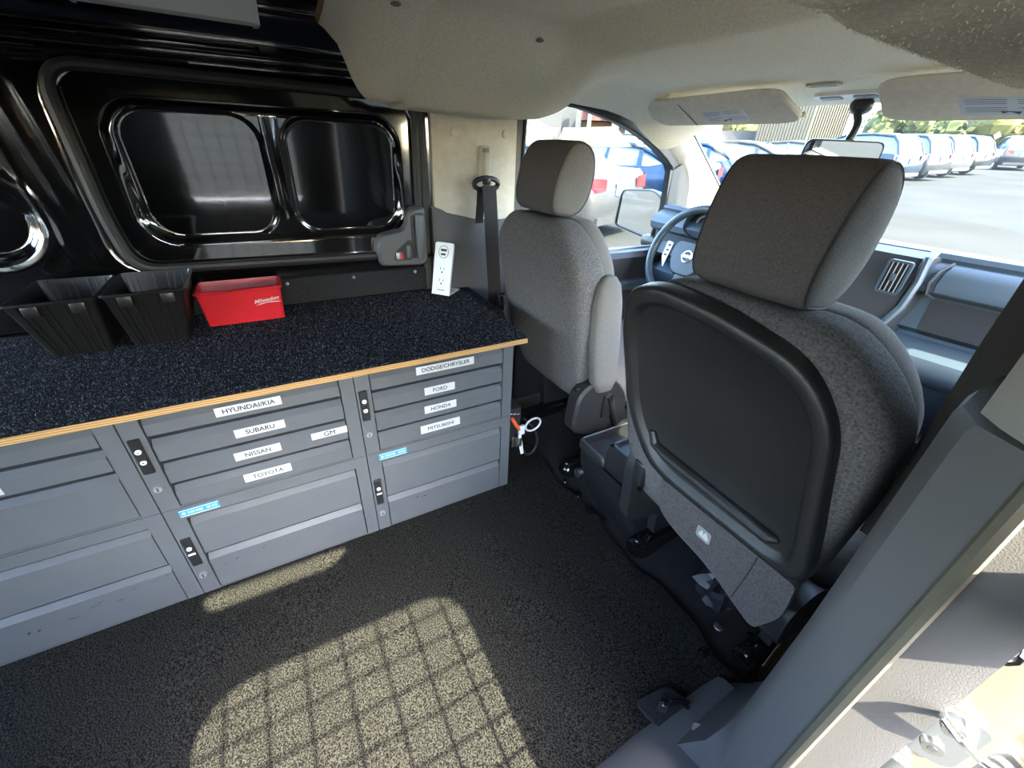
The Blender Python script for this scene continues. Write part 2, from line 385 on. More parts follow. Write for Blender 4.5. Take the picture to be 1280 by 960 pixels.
# left pillar upper trim
tr = thing('trim_2', (-.47, 1.0, .55), '', ''); del tr['label']; del tr['category']; struct(tr)
LPX = -.045
def pil_ring(z, k=0):
    o_ = [(-.60, .862), (-.525, .856), (-.468, .876-.01*k), (-.447-.006*k, .91), (-.443-.008*k, 1.02), (-.448-.006*k, 1.12), (-.462, 1.178), (-.50, 1.20), (-.60, 1.205)]
    return [(p[0]+(LPX if p[0] > -.59 else 0), p[1]+.01*(p[1] > .9)*(p[1]-.9)/.3, z) for p in o_]
b = MB(); b.loft([pil_ring(z) for z in (.55, .7, .85, 1.0, 1.19)]); L(b.build('upper_cover', 'beige', tr), 'beige upper pillar cover')
def tone(y): return interp([(.84, .885), (.90, .862), (.98, .842), (1.05, .833), (1.21, .828)], y)
rg = []
for k in (0, 1, 2, 3):
    ring = []
    for p in pil_ring(0, 1):
        zt = tone(p[1]); z = (-.01, .3, zt-.006, zt)[k]; off = (.008, .008, .008, .002)[k]
        ring.append((p[0]+off+(.006 if k < 2 else 0), p[1]-(.004 if p[1] < .9 else 0)+(.004 if p[1] > 1.1 else 0), z))
    rg.append(ring)
b = MB(); b.loft(rg); L(b.build('lower_cover', 'grey_trim', tr), 'dark grey lower pillar cover')
for (y, z) in ((.945, 1.097), (1.134, 1.10)):
    b = MB(); b.cyl((-.502, y, z), (-.4845, y, z), .013, 16); b.build('clip', 'beige', tr)
# belt guide
b = MB(); b.rbox((-.497, 1.034, .960), (-.478, 1.074, 1.064), .008, 3); g = b.build('belt_guide', 'beige', tr)
b = MB(); b.rbox((-.482, 1.042, .97), (-.466, 1.066, 1.045), .006, 3); b.build('slider', 'beige', g)
b = MB(); b.rbox((-.4885, 1.040, 1.04), (-.4765, 1.068, 1.058), .004, 2); b.build('slot', 'clip', g)
# left belt
sb = thing('seat_belt', (-.43, 1.03, .55), 'dark grey seat belt with loop hanging on the left pillar behind the driver seat', 'seat belt')
b = MB(); b.tube([(-.455+.003*math.sin(a), 1.045+.046*math.cos(a), .948+.020*math.sin(a)) for a in [i*math.pi/8 for i in range(16)]], .0085, 8, closed=True); L(b.build('belt_loop', 'black_plastic', sb), 'black plastic belt loop')
b = MB(); b.rbox((-.462, 1.031, .945), (-.444, 1.059, .972), .006); b.build('loop_bolt_cover', 'black_plastic', sb)
def strap(pts, w, t=.0018, wdir=(0, 1, 0)):
    b = MB(); wd = Vector(wdir); rings = []
    for p in pts:
        p = Vector(p); n = Vector((t, 0, 0)) if abs(wd.x) < .5 else Vector((0, t, 0)); rings.append([tuple(p-wd*w/2-n), tuple(p+wd*w/2-n), tuple(p+wd*w/2+n), tuple(p-wd*w/2+n)])
    return b.loft(rings)
strap([(-.441, 1.049, .945), (-.436, 1.055, .85), (-.428, 1.060, .72), (-.420, 1.066, .60), (-.418, 1.067, .50)], .052).build('webbing', 'webbing', sb)
strap([(-.460, 1.028, .94), (-.462, 1.026, .88), (-.470, 1.024, .82)], .03).build('webbing', 'webbing', sb)
b = MB(); b.tube([(-.398, 1.074, .565), (-.398, 1.098, .562), (-.396, 1.094, .532), (-.396, 1.082, .530)], .0028, 6, closed=True); L(b.build('belt_buckle', 'steel', sb), 'bright metal belt tongue')
b = MB(); b.rbox((-.414, 1.072, .50), (-.400, 1.102, .578), .004); b.build('tongue_holder', 'black_plastic', sb)

# right pillar (mirror, seen close by) ------------------------------------------------
tr = thing('trim_3', (.92, 1.0, 0), '', ''); del tr['label']; del tr['category']; struct(tr)
def rp(x, y, z): return (x, y, z)
def rring(z, grow, flare=0):
    pts = [(1.02, .868), (.966, .853), (.957, .850), (.940, .854), (.905-grow, .868), (.886-grow-flare, .90-flare*.8), (.880-grow-flare, .96), (.880-grow-flare, 1.08), (.888-grow, 1.17), (.92, 1.20), (1.02, 1.205)]
    return [(x, y, z) for x, y in pts]
b = MB(); b.loft([rring(z, g, f) for z, g, f in ((-.008, .0, .075), (.03, .0, .05), (.09, .0, .022), (.2, .0, .005), (.5, .0, 0), (.80, 0, 0), (.858, 0, 0), (.868, -.004, 0))])
L(b.build('lower_cover', 'grey_trim', tr), 'dark grey lower pillar cover filling the right foreground')
b = MB(); b.loft([[(p[0]+.012 if p[0] < .93 else p[0], p[1]+(.012 if p[1] < .9 else 0), p[2]) for p in rring(z, -.004)] for z in (.86, .95, 1.05, 1.20)])
L(b.build('upper_cover', 'grey_trim2', tr), 'lighter grey upper pillar cover')
# bright edge welt
b = MB(); b.tube(chaikin([(.961, .8475, .0), (.961, .8465, .30), (.961, .8455, .5), (.961, .845, .75), (.961, .845, .95), (.961, .846, 1.2)]), .0085, 8); L(b.build('edge_welt', 'seal_beige', tr), 'pale edge welt between cover and door seal')
# foot scuff plate at the sill
b = MB(); prof = [(.775, -.004), (.79, .012), (.83, .026), (.90, .036), (1.0, .036), (1.0, -.008), (.78, -.008)]
b.loft([[(p[0]+(.05 if y > .9 else 0)*(y-.9), y, p[1]) for p in prof] for y in (.40, .60, .74, .84, .90, .98, 1.06)])
L(b.build('sill_plate', 'grey_trim', tr), 'scuffed grey plastic step plate on the door sill')
b = MB(); b.cyl((.838, .915, .028), (.838, .912, .036), .011, 12); b.build('screw_cap', 'clip', tr)
# jamb: stepped flange and seal running up the pillar
jm = thing('door_4', (1.03, .90, 0), '', ''); del jm['label']; del jm['category']; struct(jm)
def jprof(z):
    return [(.962, .852), (.970, .856), (.974, .864), (.978, .867), (.984, .864), (.990, .868), (.994, .876), (1.0, .8775)]
b = MB(); b.loft([[(x, y, z) for x, y in jprof(z)] for z in (-.01, .2, .5, .8, 1.0, 1.25)], closed=False); L(b.build('seal_channel', 'seal_beige', jm), 'beige door seal channel')
b = MB(); b.tube([(.984, .866, z) for z in (-.01, .3, .6, .9, 1.2)], .0045, 8); b.build('seal_bead', 'seal_beige', jm)
b = MB(); b.loft([[(.998, .877, z), (1.033, .893, z), (1.10, .925, z), (1.14, .95, z), (1.145, 1.05, z)] for z in (-.3, 0, .3, .6, .9, 1.25)], closed=False); L(b.build('jamb_panel', 'jamb_reflect', jm), 'door jamb panel coloured beige for reflected sunlit ground')
b = MB(); b.loft([[(1.125, .945, z), (1.14, .94, z), (1.15, .955, z)] for z in (-.3, .3, .9, 1.25)], closed=False); b.build('jamb_lip', 'seal', jm)
# striker with two bolts, mounted on the jamb
nrm = Vector((.033, -.067, 0)).normalized(); tng = Vector((.067, .033, 0)).normalized()
def jm_pt(s, h, z): p = Vector((1.045, .8987, z))+tng*s+nrm*h; return tuple(p)
stk = L(MB().plate(rrect(-.040, .475, .008, .565, .014, 4), [], lambda u, v, w: jm_pt(u, .001+w, v), .006).build('striker', 'chrome', jm), 'chrome striker plate with wire loop and two bolts')
MB().tube([jm_pt(-.036, .006, .560), jm_pt(-.036, .024, .568), jm_pt(-.026, .034, .566), jm_pt(-.006, .034, .552), jm_pt(.0, .026, .540), jm_pt(.002, .006, .53)], .0045, 8).build('striker_loop', 'chrome', stk)
for z in (.542, .500):
    b = MB(); b.cyl(jm_pt(-.017, .006, z), jm_pt(-.017, .011, z), .010, 14); b.mat(1).cyl(jm_pt(-.017, .011, z), jm_pt(-.017, .0115, z), .0045, 6); b.build('bolt', ['steel', 'ink'], stk)
b = MB(); b.tube([jm_pt(-.042+.020*math.cos(a), .002, .672+.021*math.sin(a)) for a in [i*math.pi/8 for i in range(16)]], .004, 6, closed=True); b.cyl(jm_pt(-.042, .0, .672), jm_pt(-.042, .004, .672), .015, 14); b.ball(jm_pt(-.042, .005, .672), .005)
b.build('locating_cup', 'chrome', jm)
MB().plate(rrect(-.052, .37, -.008, .45, .014, 4), [], lambda u, v, w: jm_pt(u, .001+w, v), .012).build('guide_block', 'chrome', jm)
# right belt strap in front of the pillar
sb = thing('seat_belt', (.87, 1.0, .5), 'black seat belt strap hanging at the right pillar beside the passenger seat', 'seat belt')
b = MB(); pts = [(.868, .975, 1.06), (.866, .99, .977), (.860, 1.025, .89), (.856, 1.062, .803), (.854, 1.08, .72), (.852, 1.09, .55)]
pts = [(p[0]+.022, p[1], p[2]) for p in pts]
strap(pts, .055, .002, (1, 0, 0)).build('webbing', 'webbing', sb)
MB().rbox((.86, .955, 1.05), (.882, 1.0, 1.085), .008).build('belt_loop', 'black_plastic', sb)

# ---------------------------------------------------------------- front doors and window frames (left and right mirrored)
HOLE = [(1.222, .668), (1.219, .98), (1.224, 1.155), (1.29, 1.185), (1.364, 1.206), (1.47, 1.199), (1.564, 1.182), (1.66, 1.163), (1.741, 1.141), (1.83, 1.108), (1.898, 1.077), (1.955, 1.045), (1.998, 1.015), (2.015, .99), (2.03, .76), (2.035, .66)]
OUT = [(1.19, 0.0), (1.19, 1.0), (1.195, 1.19), (1.28, 1.235), (1.40, 1.25), (1.60, 1.232), (1.78, 1.19), (1.94, 1.125), (2.06, 1.06), (2.13, .985), (2.175, .76), (2.19, .60), (2.19, 0.0)]
for sgn, nm, xin in ((-1, 'door_1', -.515), (1, 'door_2', mx(-.515))):
    sx = -1 if sgn < 0 else 1
    d = thing(nm, (xin, 1.6, 0), '', ''); del d['label']; del d['category']; struct(d)
    f = lambda u, v, w, xin=xin, sx=sx: (xin+sx*w, u, v)
    b = MB(); b.plate(OUT, [HOLE], f, .05); L(b.build('door_frame', 'black_plastic', d), 'black door frame around the side window')
    # beige inner header band is the A pillar / rail trim below
    b = MB(); b.tube([f(u, v, -.003) for u, v in HOLE[1:14]], .006, 6); b.build('window_seal', 'rubber', d)
    b = MB(); b.plate([(2.012, .66), (2.0, 1.0), (2.06, 1.03), (2.125, .97), (2.17, .66)], [], f, -.012); L(b.build('sail_panel', 'black_plastic', d), 'black corner panel behind the door mirror')
    b = MB(); b.tube([f(2.02, .665, -.004), f(2.014, .85, -.004), f(2.0, 1.0, -.004)], .007, 6); L(b.build('channel_strip', 'clip', d), 'pale window channel strip')
    # inner trim: sill bulge and lower panel
    pr = [(.0, .0), (-.05, .02), (-.055, .25), (-.07, .42), (-.06, .52), (-.075, .60), (-.07, .645), (-.045, .665), (.03, .668)]
    b = MB(); b.loft([[(xin-sx*(-p[0])*1.0 if False else xin+sx*p[0], y, p[1]) for p in pr] for y in (1.2, 1.5, 1.9, 2.18)], closed=False)
    L(b.build('door_trim', 'dash_dark', d), 'dark lower door trim below the window')
    b = MB(); b.rbox((min(xin+sx*-.10, xin+sx*-.05), 1.45, .50), (max(xin+sx*-.10, xin+sx*-.05), 1.9, .545), .015); b.build('arm_rest', 'dash', d)
    b = MB(); b.rbox((min(xin, xin+sx*.03), 1.215, .655), (max(xin, xin+sx*.03), 2.03, .672), .004); L(b.build('window_sill', 'grey_trim2', d), 'window sill ledge, pale to stand for sunlight on it')  # paler than the door trim, standing for sunlight on the ledge
    b = MB(); b.plate(HOLE, [], lambda u, v, w, xin=xin, sx=sx: (xin+sx*(.025+w), u, v), .004); struct(b.build('window_2' if sgn < 0 else 'window_3', 'glass', smooth=0))

# A pillar trims: strip between the door frame and the windscreen edge
LB = chaikin([(1.26, 1.197), (1.38, 1.213), (1.54, 1.209), (1.72, 1.178), (1.92, 1.104), (2.05, 1.022), (2.115, .955), (2.135, .87), (2.165, .72)], 2)
for sgn, nm in ((-1, 'trim_4'), (1, 'trim_5')):
    n = len(LB); rb = chaikin([(1.30, 1.245), (1.45, 1.262), (1.62, 1.258), (1.78, 1.245), (1.90, 1.225), (1.990, 1.178), (2.10, 1.093), (2.305, .933), (2.46, .805)], 2)
    fx = (lambda x: x) if sgn < 0 else mx
    rows = []
    for (a, c) in zip(LB, rb):
        row = []
        for k in range(9):
            t = k/8; y = a[0]+(c[0]-a[0])*t; z = a[1]+(c[1]-a[1])*t; x = -.520+.055*math.sin(min(1, t*1.25)*math.pi*.5)**.8-.006*sst(.7, 1, t)
            row.append((fx(x), y, z))
        row.append((fx(-.53), c[0]+.01, c[1]+.012)); rows.append(row)
    b = MB(); b.loft(rows, closed=False)
    L(struct(b.build(nm, 'beige', smooth=60)), 'beige front pillar trim')
    b = MB(); b.tube([(fx(-.470), c[0]+.001, c[1]) for c in rb[10:]], .0042, 6); b.tube([(fx(-.500), c[0]+.016, c[1]+.014) for c in rb[10:]], .011, 6); struct(b.build('trim_6' if sgn < 0 else 'trim_7', 'rubber'))
# windscreen
b = MB(); rows = []
for j in range(9):
    t = j/8; row = []
    for i in range(17):
        u = -1+2*i/16; hwd = .70+.05*t; y = 1.96+.68*t+.10*(1-u*u); z = 1.255-.50*t+.01*(1-u*u)
        row.append((CX+u*hwd, y, z))
    rows.append(row)
b.loft(rows, closed=False); struct(b.build('window_1', 'glass', smooth=60))
b = MB(); b.loft([[(CX+u*.72, 1.955+.10*(1-u*u), 1.205+.022*(1-u*u)) for u in [-1+i/8 for i in range(17)]], [(CX+u*.72, 1.985+.10*(1-u*u), 1.218+.018*(1-u*u)) for u in [-1+i/8 for i in range(17)]],
     [(CX+u*.72, 1.99+.10*(1-u*u), 1.26+.01*(1-u*u)) for u in [-1+i/8 for i in range(17)]], [(CX+u*.72, 1.9, 1.40) for u in [-1+i/8 for i in range(17)]]], closed=False)
struct(b.build('trim_8', 'headliner', smooth=60))

# ---------------------------------------------------------------- unseen right side: sliding door with openings shaped to cast the floor light
RX = 1.052
def rmap(u, v, w): return (RX+w, u, v)
d3 = thing('door_3', (RX, .2, 0), '', ''); del d3['label']; del d3['category']; struct(d3)
sun_opening = rpoly([(-.005, .22), (.598, .22), (.598, .848), (-.005, .848)], [.05, .05, .12, .14], 7)  # unseen low opening, sized to throw the sun patch on the floor
slit = rpoly([(.01, 1.034), (.31, 1.034), (.365, 1.085), (.35, 1.118), (-.01, 1.118)], .03, 4)  # added gap that lets in the light sliver by the cabinets
slit2 = rpoly([(-.75, .45), (-.42, .45), (-.42, 1.05), (-.75, 1.05)], .06, 5)
b = MB(); b.plate([(YR, -.3), (.840, -.3), (.840, .715), (.885, .73), (.888, .80), (.870, .81), (.868, .83), (.840, .84), (.840, 1.16), (YR, 1.16)], [sun_opening, slit], rmap, .03); L(b.build('door_panel', 'black_paint', d3), 'unseen black sliding door panel, openings shaped for the floor sunlight')  # front edge bumps added to cast the latch shadow on the jamb
b = MB(); b.box((RX-.02, YR, 1.16), (RX+.06, 1.25, 1.42)); b.build('roof_rail', 'black_paint', d3)
b = MB(); b.box((RX, .86, 1.16), (RX+.09, 1.25, 1.3)); b.build('header', 'black_paint', d3)
gd = L(MB().tube([rmap(p[0], p[1], .034) for p in sun_opening], .005, 6, closed=True).build('shadow_grid', 'seal', d3), 'unseen wire mesh added to cast the grid shadow')  # unseen wires laid out to cast the grid into the sun patch
for y in (.055, .135, .215, .297, .38, .463, .545):
    MB().cyl(rmap(y, .23, .034), rmap(y, .845, .034), .0035, 6).build('wire', 'seal', gd)
for z in (.27, .345, .42, .495, .57, .645, .72, .79):
    MB().cyl(rmap(0, z, .034), rmap(.595, z, .034), .003, 6).build('wire', 'seal', gd)
b = MB(); b.plate(sun_opening, [], lambda u, v, w: rmap(u, v, .012+w), .004); struct(b.build('unseen_window', 'pane', smooth=0))
# rear doors with windows
rd_ = thing('door_5', (.23, YR, 0), '', ''); del rd_['label']; del rd_['category']; struct(rd_)
for x0_, x1_ in ((-.66, .232), (.238, 1.13)):
    b = MB(); b.plate([(x0_, -.3), (x1_, -.3), (x1_, 1.42), (x0_, 1.42)], [rrect(x0_+.10, .62, x1_-.10, 1.22, .06, 5)], lambda u, v, w: (u, YR-w, v), .04); b.build('door_panel', 'black_paint', rd_)
    pp = rrect(x0_+.10, .62, x1_-.10, 1.22, .06, 5); MB().add([(p[0], YR-.02, p[1]) for p in pp], [tuple(range(len(pp)))]).build('pane', 'pane', rd_, smooth=0)
# front bulkhead under the dash, outer skin panels closing gaps
b = MB(); b.box((-.66, 2.45, -.06), (1.14, 2.5, .78)); b.box((-.66, 2.2, -.06), (-.52, 2.5, .80)); b.box((mx(-.52), 2.2, -.06), (1.13, 2.5, .80)); struct(b.build('wall_front', 'dash_dark', smooth=0))

# ================================================================ DRAWER CABINETS
def drawer(parent, y0, y1, z0, z1, marks=()):
    b = MB(); xf = -.0015
    pr = [(-.03, z0+.002), (xf, z0+.002), (xf, z1-.026), (xf-.012, z1-.013), (-.03, z1-.013)]
    b.loft([[(x, y0+.002, z) for x, z in pr], [(x, y1-.002, z) for x, z in pr]])
    d = b.build('drawer', 'cab', parent, smooth=20)
    for m in marks: m(d)
    return d
def label_plate(txt, y0, y1, z0, z1, size, bold=0):
    def mk(d):
        b = MB(); b.rbox((-.002, y0, z0), (-.0004, y1, z1), .0006, 1)
        b.mat(1)
        for du, dv in ((-.0003, 0), (.0003, 0), (0, .0003), (0, -.0003)): b.text(txt, size, lambda u, v: (.0004, (y0+y1)/2+u+du, (z0+z1)/2+v+dv))
        L(b.build('label', ['label_white', 'ink'], d, smooth=0), 'white label reading '+txt if False else 'white printed drawer label')
    return mk
def scuffs(pts):
    def mk(d):
        b = MB()
        for y, z, l_, a, w in pts:
            dy, dz = math.cos(a)*l_, math.sin(a)*l_; ny, nz = -math.sin(a)*w, math.cos(a)*w
            b.add([(-.0012, y-ny, z-nz), (-.0012, y+dy*.6, z+dz*.6-w*.6), (-.0012, y+dy, z+dz), (-.0012, y+dy*.5+ny, z+dz*.5+nz)], [(0, 1, 2, 3)])
        b.build('scuff_mark', 'scuff', d, smooth=0)['kind'] = 'stuff'
    return mk
def cabinet(y0, z0, z1, gaps, label, marks, top=True):
    c = thing('drawer_cabinet', (-.23, y0+.23, z0), label, 'cabinet', 'grey steel drawer cabinets')
    hd = .003 if top else .034
    b = MB()
    b.box((-.50, y0+.001, z0+.001), (-.03, y0+.459, z1))
    b.box((-.03, y0+.001, z0+.001), (0, y0+.037, z1)); b.box((-.03, y0+.426, z0+.001), (0, y0+.4585, z1))
    b.box((-.03, y0+.037, z1-hd), (0, y0+.426, z1)); b.box((-.03, y0+.037, z0+.001), (-.001, y0+.426, z0+.005))
    b.build('carcass', 'cab', c, smooth=0)
    b = MB(); b.box((-.0298, y0+.037, z0+.005), (-.0285, y0+.426, z1-hd)); b.build('gap_shade', 'cab_shade', c, smooth=0)  # dark sheet behind the fronts, paints the shade between drawers
    zz = [z1-hd]+list(gaps)+[z0+.004]
    for i in range(len(zz)-1): drawer(c, y0+.038, y0+.425, zz[i+1], zz[i], marks.get(i, ()))
    zp = (.417, .509) if top else (.110, .207)
    b = MB(); b.rbox((-.004, y0+.006, zp[0]), (.005, y0+.027, zp[1]), .002, 1)
    lp = b.build('latch_plate', 'black_plastic', c)
    zc = (zp[0]+zp[1])/2
    for z in ((zc+.016, zc-.012) if top else (zc+.016,)):
        b = MB(); b.cyl((.004, y0+.0165, z), (.008, y0+.0165, z), .0055, 12); b.mat(1).cyl((.008, y0+.0165, z), (.0083, y0+.0165, z), .002, 6); b.build('screw', ['white_metal', 'ink'], lp)
    b = MB(); b.rbox((.004, y0+.009, zc-.008), (.0065, y0+.024, zc-.002), .001, 1); b.build('slider', 'white_metal' if not top else 'black_plastic', lp)
    zl = .372 if top else .070
    b = MB(); b.cyl((0, y0+.016, zl), (.006, y0+.016, zl), .0095, 16, .008); b.mat(1).box((.006, y0+.0145, zl-.005), (.0063, y0+.0175, zl+.005)); b.build('key_lock', ['silver', 'ink'], c)
    return c
ZT, ZM = .564, .3015
LP = label_plate
c2 = cabinet(.0, ZM, ZT, [.505, .437, .373], 'middle upper grey drawer cabinet with five white labels', {
    0: [LP('HYUNDAI/KIA', .165, .296, .5185, .5415, .0165)], 1: [LP('SUBARU', .186, .290, .4535, .476, .0165)],
    2: [LP('NISSAN', .170, .268, .3905, .4135, .0165), LP('GM', .338, .4245, .396, .416, .019, .00003)], 3: [LP('TOYOTA', .173, .277, .3215, .3455, .0165)]})
c3 = cabinet(.46, ZM, ZT, [.501, .437, .372], 'right upper grey drawer cabinet nearest the driver seat, four white labels', {
    0: [LP('DODGE/CHRYSLER', .620, .790, .5195, .5435, .0165)], 1: [LP('FORD', .639, .729, .4505, .475, .0165)],
    2: [LP('HONDA', .635, .732, .3895, .4145, .0165)], 3: [LP('MITSUBISHI', .619, .742, .3225, .3505, .0165)]})
c1 = cabinet(-.46, ZM, ZT, [.504, .441], 'left upper grey drawer cabinet cut by the left picture edge', {
    1: [LP('BMW' if False else ' ', -.27, -.196, .448, .464, .012)]})
d2 = cabinet(.0, .0, ZM, [.136], 'middle lower grey drawer cabinet with a blue sticker on its top left corner', {
    1: [scuffs([(.155, .085, .018, .9, .001), (.09, .083, .012, .3, .0015), (.062, .08, .008, -.1, .001), (.41, .117, .003, 1, .001)])]}, top=False)
d3_ = cabinet(.46, .0, ZM, [.127], 'right lower grey drawer cabinet beside the hanging keys, dented low front', {
    0: [scuffs([(.72, .195, .02, .3, .0006), (.80, .19, .015, .2, .0006), (.70, .20, .008, .5, .0008)])],
    1: [scuffs([(.585, .083, .010, .2, .003), (.608, .081, .012, -.3, .0025), (.60, .076, .006, .4, .002), (.51, .055, .005, .8, .0015), (.66, .085, .02, .25, .0007), (.70, .09, .03, .2, .0006)])]}, top=False)
d1 = cabinet(-.46, .0, ZM, [.139], 'left lower grey drawer cabinet cut by the left picture edge, scuffed', {
    1: [scuffs([(-.16, .078, .022, -.1, .0012), (-.13, .098, .03, .1, .0007), (-.09, .1, .03, .05, .0006), (-.21, .085, .03, .0, .001), (-.25, .072, .03, -.1, .0012), (-.315, .07, .008, .2, .004), (-.30, .068, .01, .1, .003), (-.19, .09, .02, .2, .0008), (-.06, .105, .025, .1, .0008)])]}, top=False)
for c, y in ((d2, .028), (d3_, .492)):
    b = MB(); b.rbox((-.001, y, .2725), (.0012, y+.080, .2935), .0005, 1)
    b.mat(1).text('VARIANT BIRGER', .0085, lambda u, v, y=y: (.0014, y+.044+u, .283+v)) if False else None
    b.mat(1).box((.0012, y+.001, .2905), (.0014, y+.079, .2925)); b.box((.0012, y+.001, .2735), (.0014, y+.079, .2755))
    b.ball((.0012, y+.009, .283), .004, 8, 4, (.1, 1, 1))
    for k in range(11):
        w = (.0032, .0042, .0024)[k % 3]
        if k != 6: b.box((.0012, y+.017+k*.0054, .280), (.0014, y+.017+k*.0054+w, .2862))
    L(b.build('sticker', ['blue_sticker', 'label_white'], c, smooth=0), 'blue and white maker sticker')

# worktop
wt = thing('worktop', (-.25, .2, ZT), 'long plywood worktop covered in speckled dark blue carpet, on the grey cabinets', 'worktop')
pl2 = [(.023, -.62), (.023, .952), (-.11, .954), (-.19, .985), (-.515, .985), (-.515, -.62)]
b = MB(); b.plate(pl2, [], lambda u, v, w: (u, v, ZT+.0005+w), .0145); b.build('plywood_board', 'ply', wt, smooth=0)
pl3 = [(.0215, -.62), (.0215, .9505), (-.11, .9525), (-.19, .9835), (-.515, .9835), (-.515, -.62)]
b = MB(); b.plate(pl3, [], lambda u, v, w: (u, v, ZT+.0152+w), .0065); b.build('carpet', 'bench_carpet', wt, smooth=0)
# carpet fibres standing up along the surface (nobody could count them)
b = MB()
for i in range(26000):
    x = random.uniform(-.51, .021); y = random.uniform(-.45, .95); h = random.uniform(.0012, .004); a = random.uniform(0, 6.28); l_ = random.uniform(.001, .003)
    z = ZT+.0216; dx, dy = math.cos(a)*l_, math.sin(a)*l_
    b.v += [(x-dy*.25, y+dx*.25, z), (x+dy*.25, y-dx*.25, z), (x+dx, y+dy, z+h)]; k = len(b.v); b.f.append((k-3, k-2, k-1)); b.m.append(0)
M['fibre'] = mat('carpet_fibre', (0.0415, 0.0432, 0.0539), .95, col2=(0.2822, 0.2863, 0.3237), nscale=90, lo=.4, hi=.7, spec=.1)
fb = b.build('carpet_fibre', 'fibre', wt, smooth=0); fb['kind'] = 'stuff'
ZB = ZT+.0222

# black bins and the red bin
def bin_(name, mt, y0b, y1b, xfb, xbb, y0t, y1t, xft, xbt, h, label, ribs=True):
    t = thing(name, ((xfb+xbb)/2, (y0b+y1b)/2, ZB), label, 'storage bin')
    def ring(k, inset, z):
        a = y0b+(y0t-y0b)*k+inset; c = y1b+(y1t-y1b)*k-inset; xf = xfb+(xft-xfb)*k-inset; xb = xbb+(xbt-xbb)*k+inset
        return [(p[0], p[1], z) for p in rrect(xb, a, xf, c, .008, 3)]
    b = MB(); b.loft([ring(0, 0, ZB+.001), ring(1, 0, ZB+h), ring(1, .003, ZB+h), ring(.04, .003, ZB+.004)])
    b.build('shell', mt, t, smooth=40)
    b = MB(); rim = ring(1, -.001, ZB+h-.004); b.tube(rim, .0035, 6, closed=True); b.build('rim', mt, t)
    if ribs:
        for fr in (.12, .2, .34, .44, .64, .74, .86):
            def pt(k, fr=fr): return Vector((xfb+(xft-xfb)*k+.0002, y0b+(y0t-y0b)*k+fr*((y1b-y0b)+((y1t-y0t)-(y1b-y0b))*k), ZB+h*k))
            b = MB(); b.tube([pt(.03), pt(.97)], .0018, 5); b.build('rib', mt, t)
            def pb(k, fr=fr): return Vector((xbb+(xbt-xbb)*k+.0035, y0b+(y0t-y0b)*k+fr*((y1b-y0b)+((y1t-y0t)-(y1b-y0b))*k), ZB+h*k))
            b = MB(); b.tube([pb(.1), pb(.97)], .0018, 5); b.build('rib', mt, t)
        for fr in (.16, .68):
            k = .88; yy = y0b+(y0t-y0b)*k+fr*(y1t-y0t); xx = xfb+(xft-xfb)*k
            MB().rbox((xx-.004, yy, ZB+h*.78), (xx+.006, yy+.028, ZB+h*.985), .003).build('tab', mt, t)
    return t
bin_('storage_bin', 'bin_black', -.158, -.044, -.322, -.455, -.178, -.027, -.283, -.492, .143, 'left black ribbed plastic bin at the left picture edge')
bin_('storage_bin', 'bin_black', -.006, .112, -.328, -.455, -.016, .141, -.285, -.492, .146, 'second black ribbed plastic bin standing right beside the red bin')
rbn = bin_('storage_bin', 'red', .150, .343, -.398, -.470, .143, .350, -.378, -.492, .104, 'shallow red plastic bin beside the two black bins', ribs=False)
# logo on the red bin: white script with underline stroke
def redface(u, v):
    k = v/.104; return (-.398+.020*k+.0012, u, ZB+v)
b = MB(); b.text('Milwaukee', .0165, lambda u, v: redface(.308+u*.92+v*.25, .066+v+u*.13), bold=.00025)
pts = [(.275, .0495), (.305, .0565), (.342, .0565), (.342, .0580), (.318, .0595), (.290, .056)]
b.add([redface(*p) for p in pts], [tuple(range(len(pts)))]); b.build('logo', 'label_white', rbn, smooth=0)
MB().plate(rrect(.160, .008, .336, .096, .006, 3), [], lambda u, v, w: (redface(u, v)[0]-.0012+w, u, ZB+v), .0009).build('front_panel', 'red', rbn)

# white tilted outlet stand
ot = thing('power_outlet_stand', (-.44, .87, ZB), 'white tilted desk power outlet stand on the carpeted worktop', 'power outlet')
p0 = Vector((-.458, .828, ZB+.0005)); p1 = Vector((-.404, .874, ZB+.0005)); ex = (p1-p0).normalized()
back = Vector((-ex.y, ex.x, 0))                          # away from the camera
upv = (Vector((0, 0, 1))*.965+back*.26).normalized(); wd = (p1-p0).length
def op(u, v, w): return tuple(p0+ex*u+upv*v-back.cross(ex).normalized()*0+(ex.cross(upv)).normalized()*w)
nrm_o = ex.cross(upv).normalized(); sgn_o = 1 if nrm_o.dot(CAM-p0) > 0 else -1
def of(u, v, w): return tuple(p0+ex*u+upv*v+nrm_o*sgn_o*w)
H = .182
b = MB(); b.plate(rpoly([(0, 0), (wd, 0), (wd, H), (0, H)], [.002, .002, .010, .010], 4), [], of, -.010); b.build('face_plate', 'white_plastic', ot)
b = MB(); b.plate([(0, 0), (wd, 0), (wd, .085), (0, .085)], [], lambda u, v, w: tuple(p0+ex*u+back*v+Vector((0, 0, w))), .004); b.build('foot', 'white_plastic', ot)
b = MB(); b.tube([of(wd/2+.019*math.cos(a), .150+.021*math.sin(a), .0005) for a in [i*math.pi/10 for i in range(20)]], .0012, 6, closed=True)
b.mat(1).plate(rrect(wd/2-.012, .152, wd/2+.012, .160, .002, 2), [], of, .0008); b.plate(rrect(wd/2-.011, .138, wd/2+.009, .145, .003, 2), [], of, .0008)
b.build('usb_socket', ['clip', 'ink'], ot)
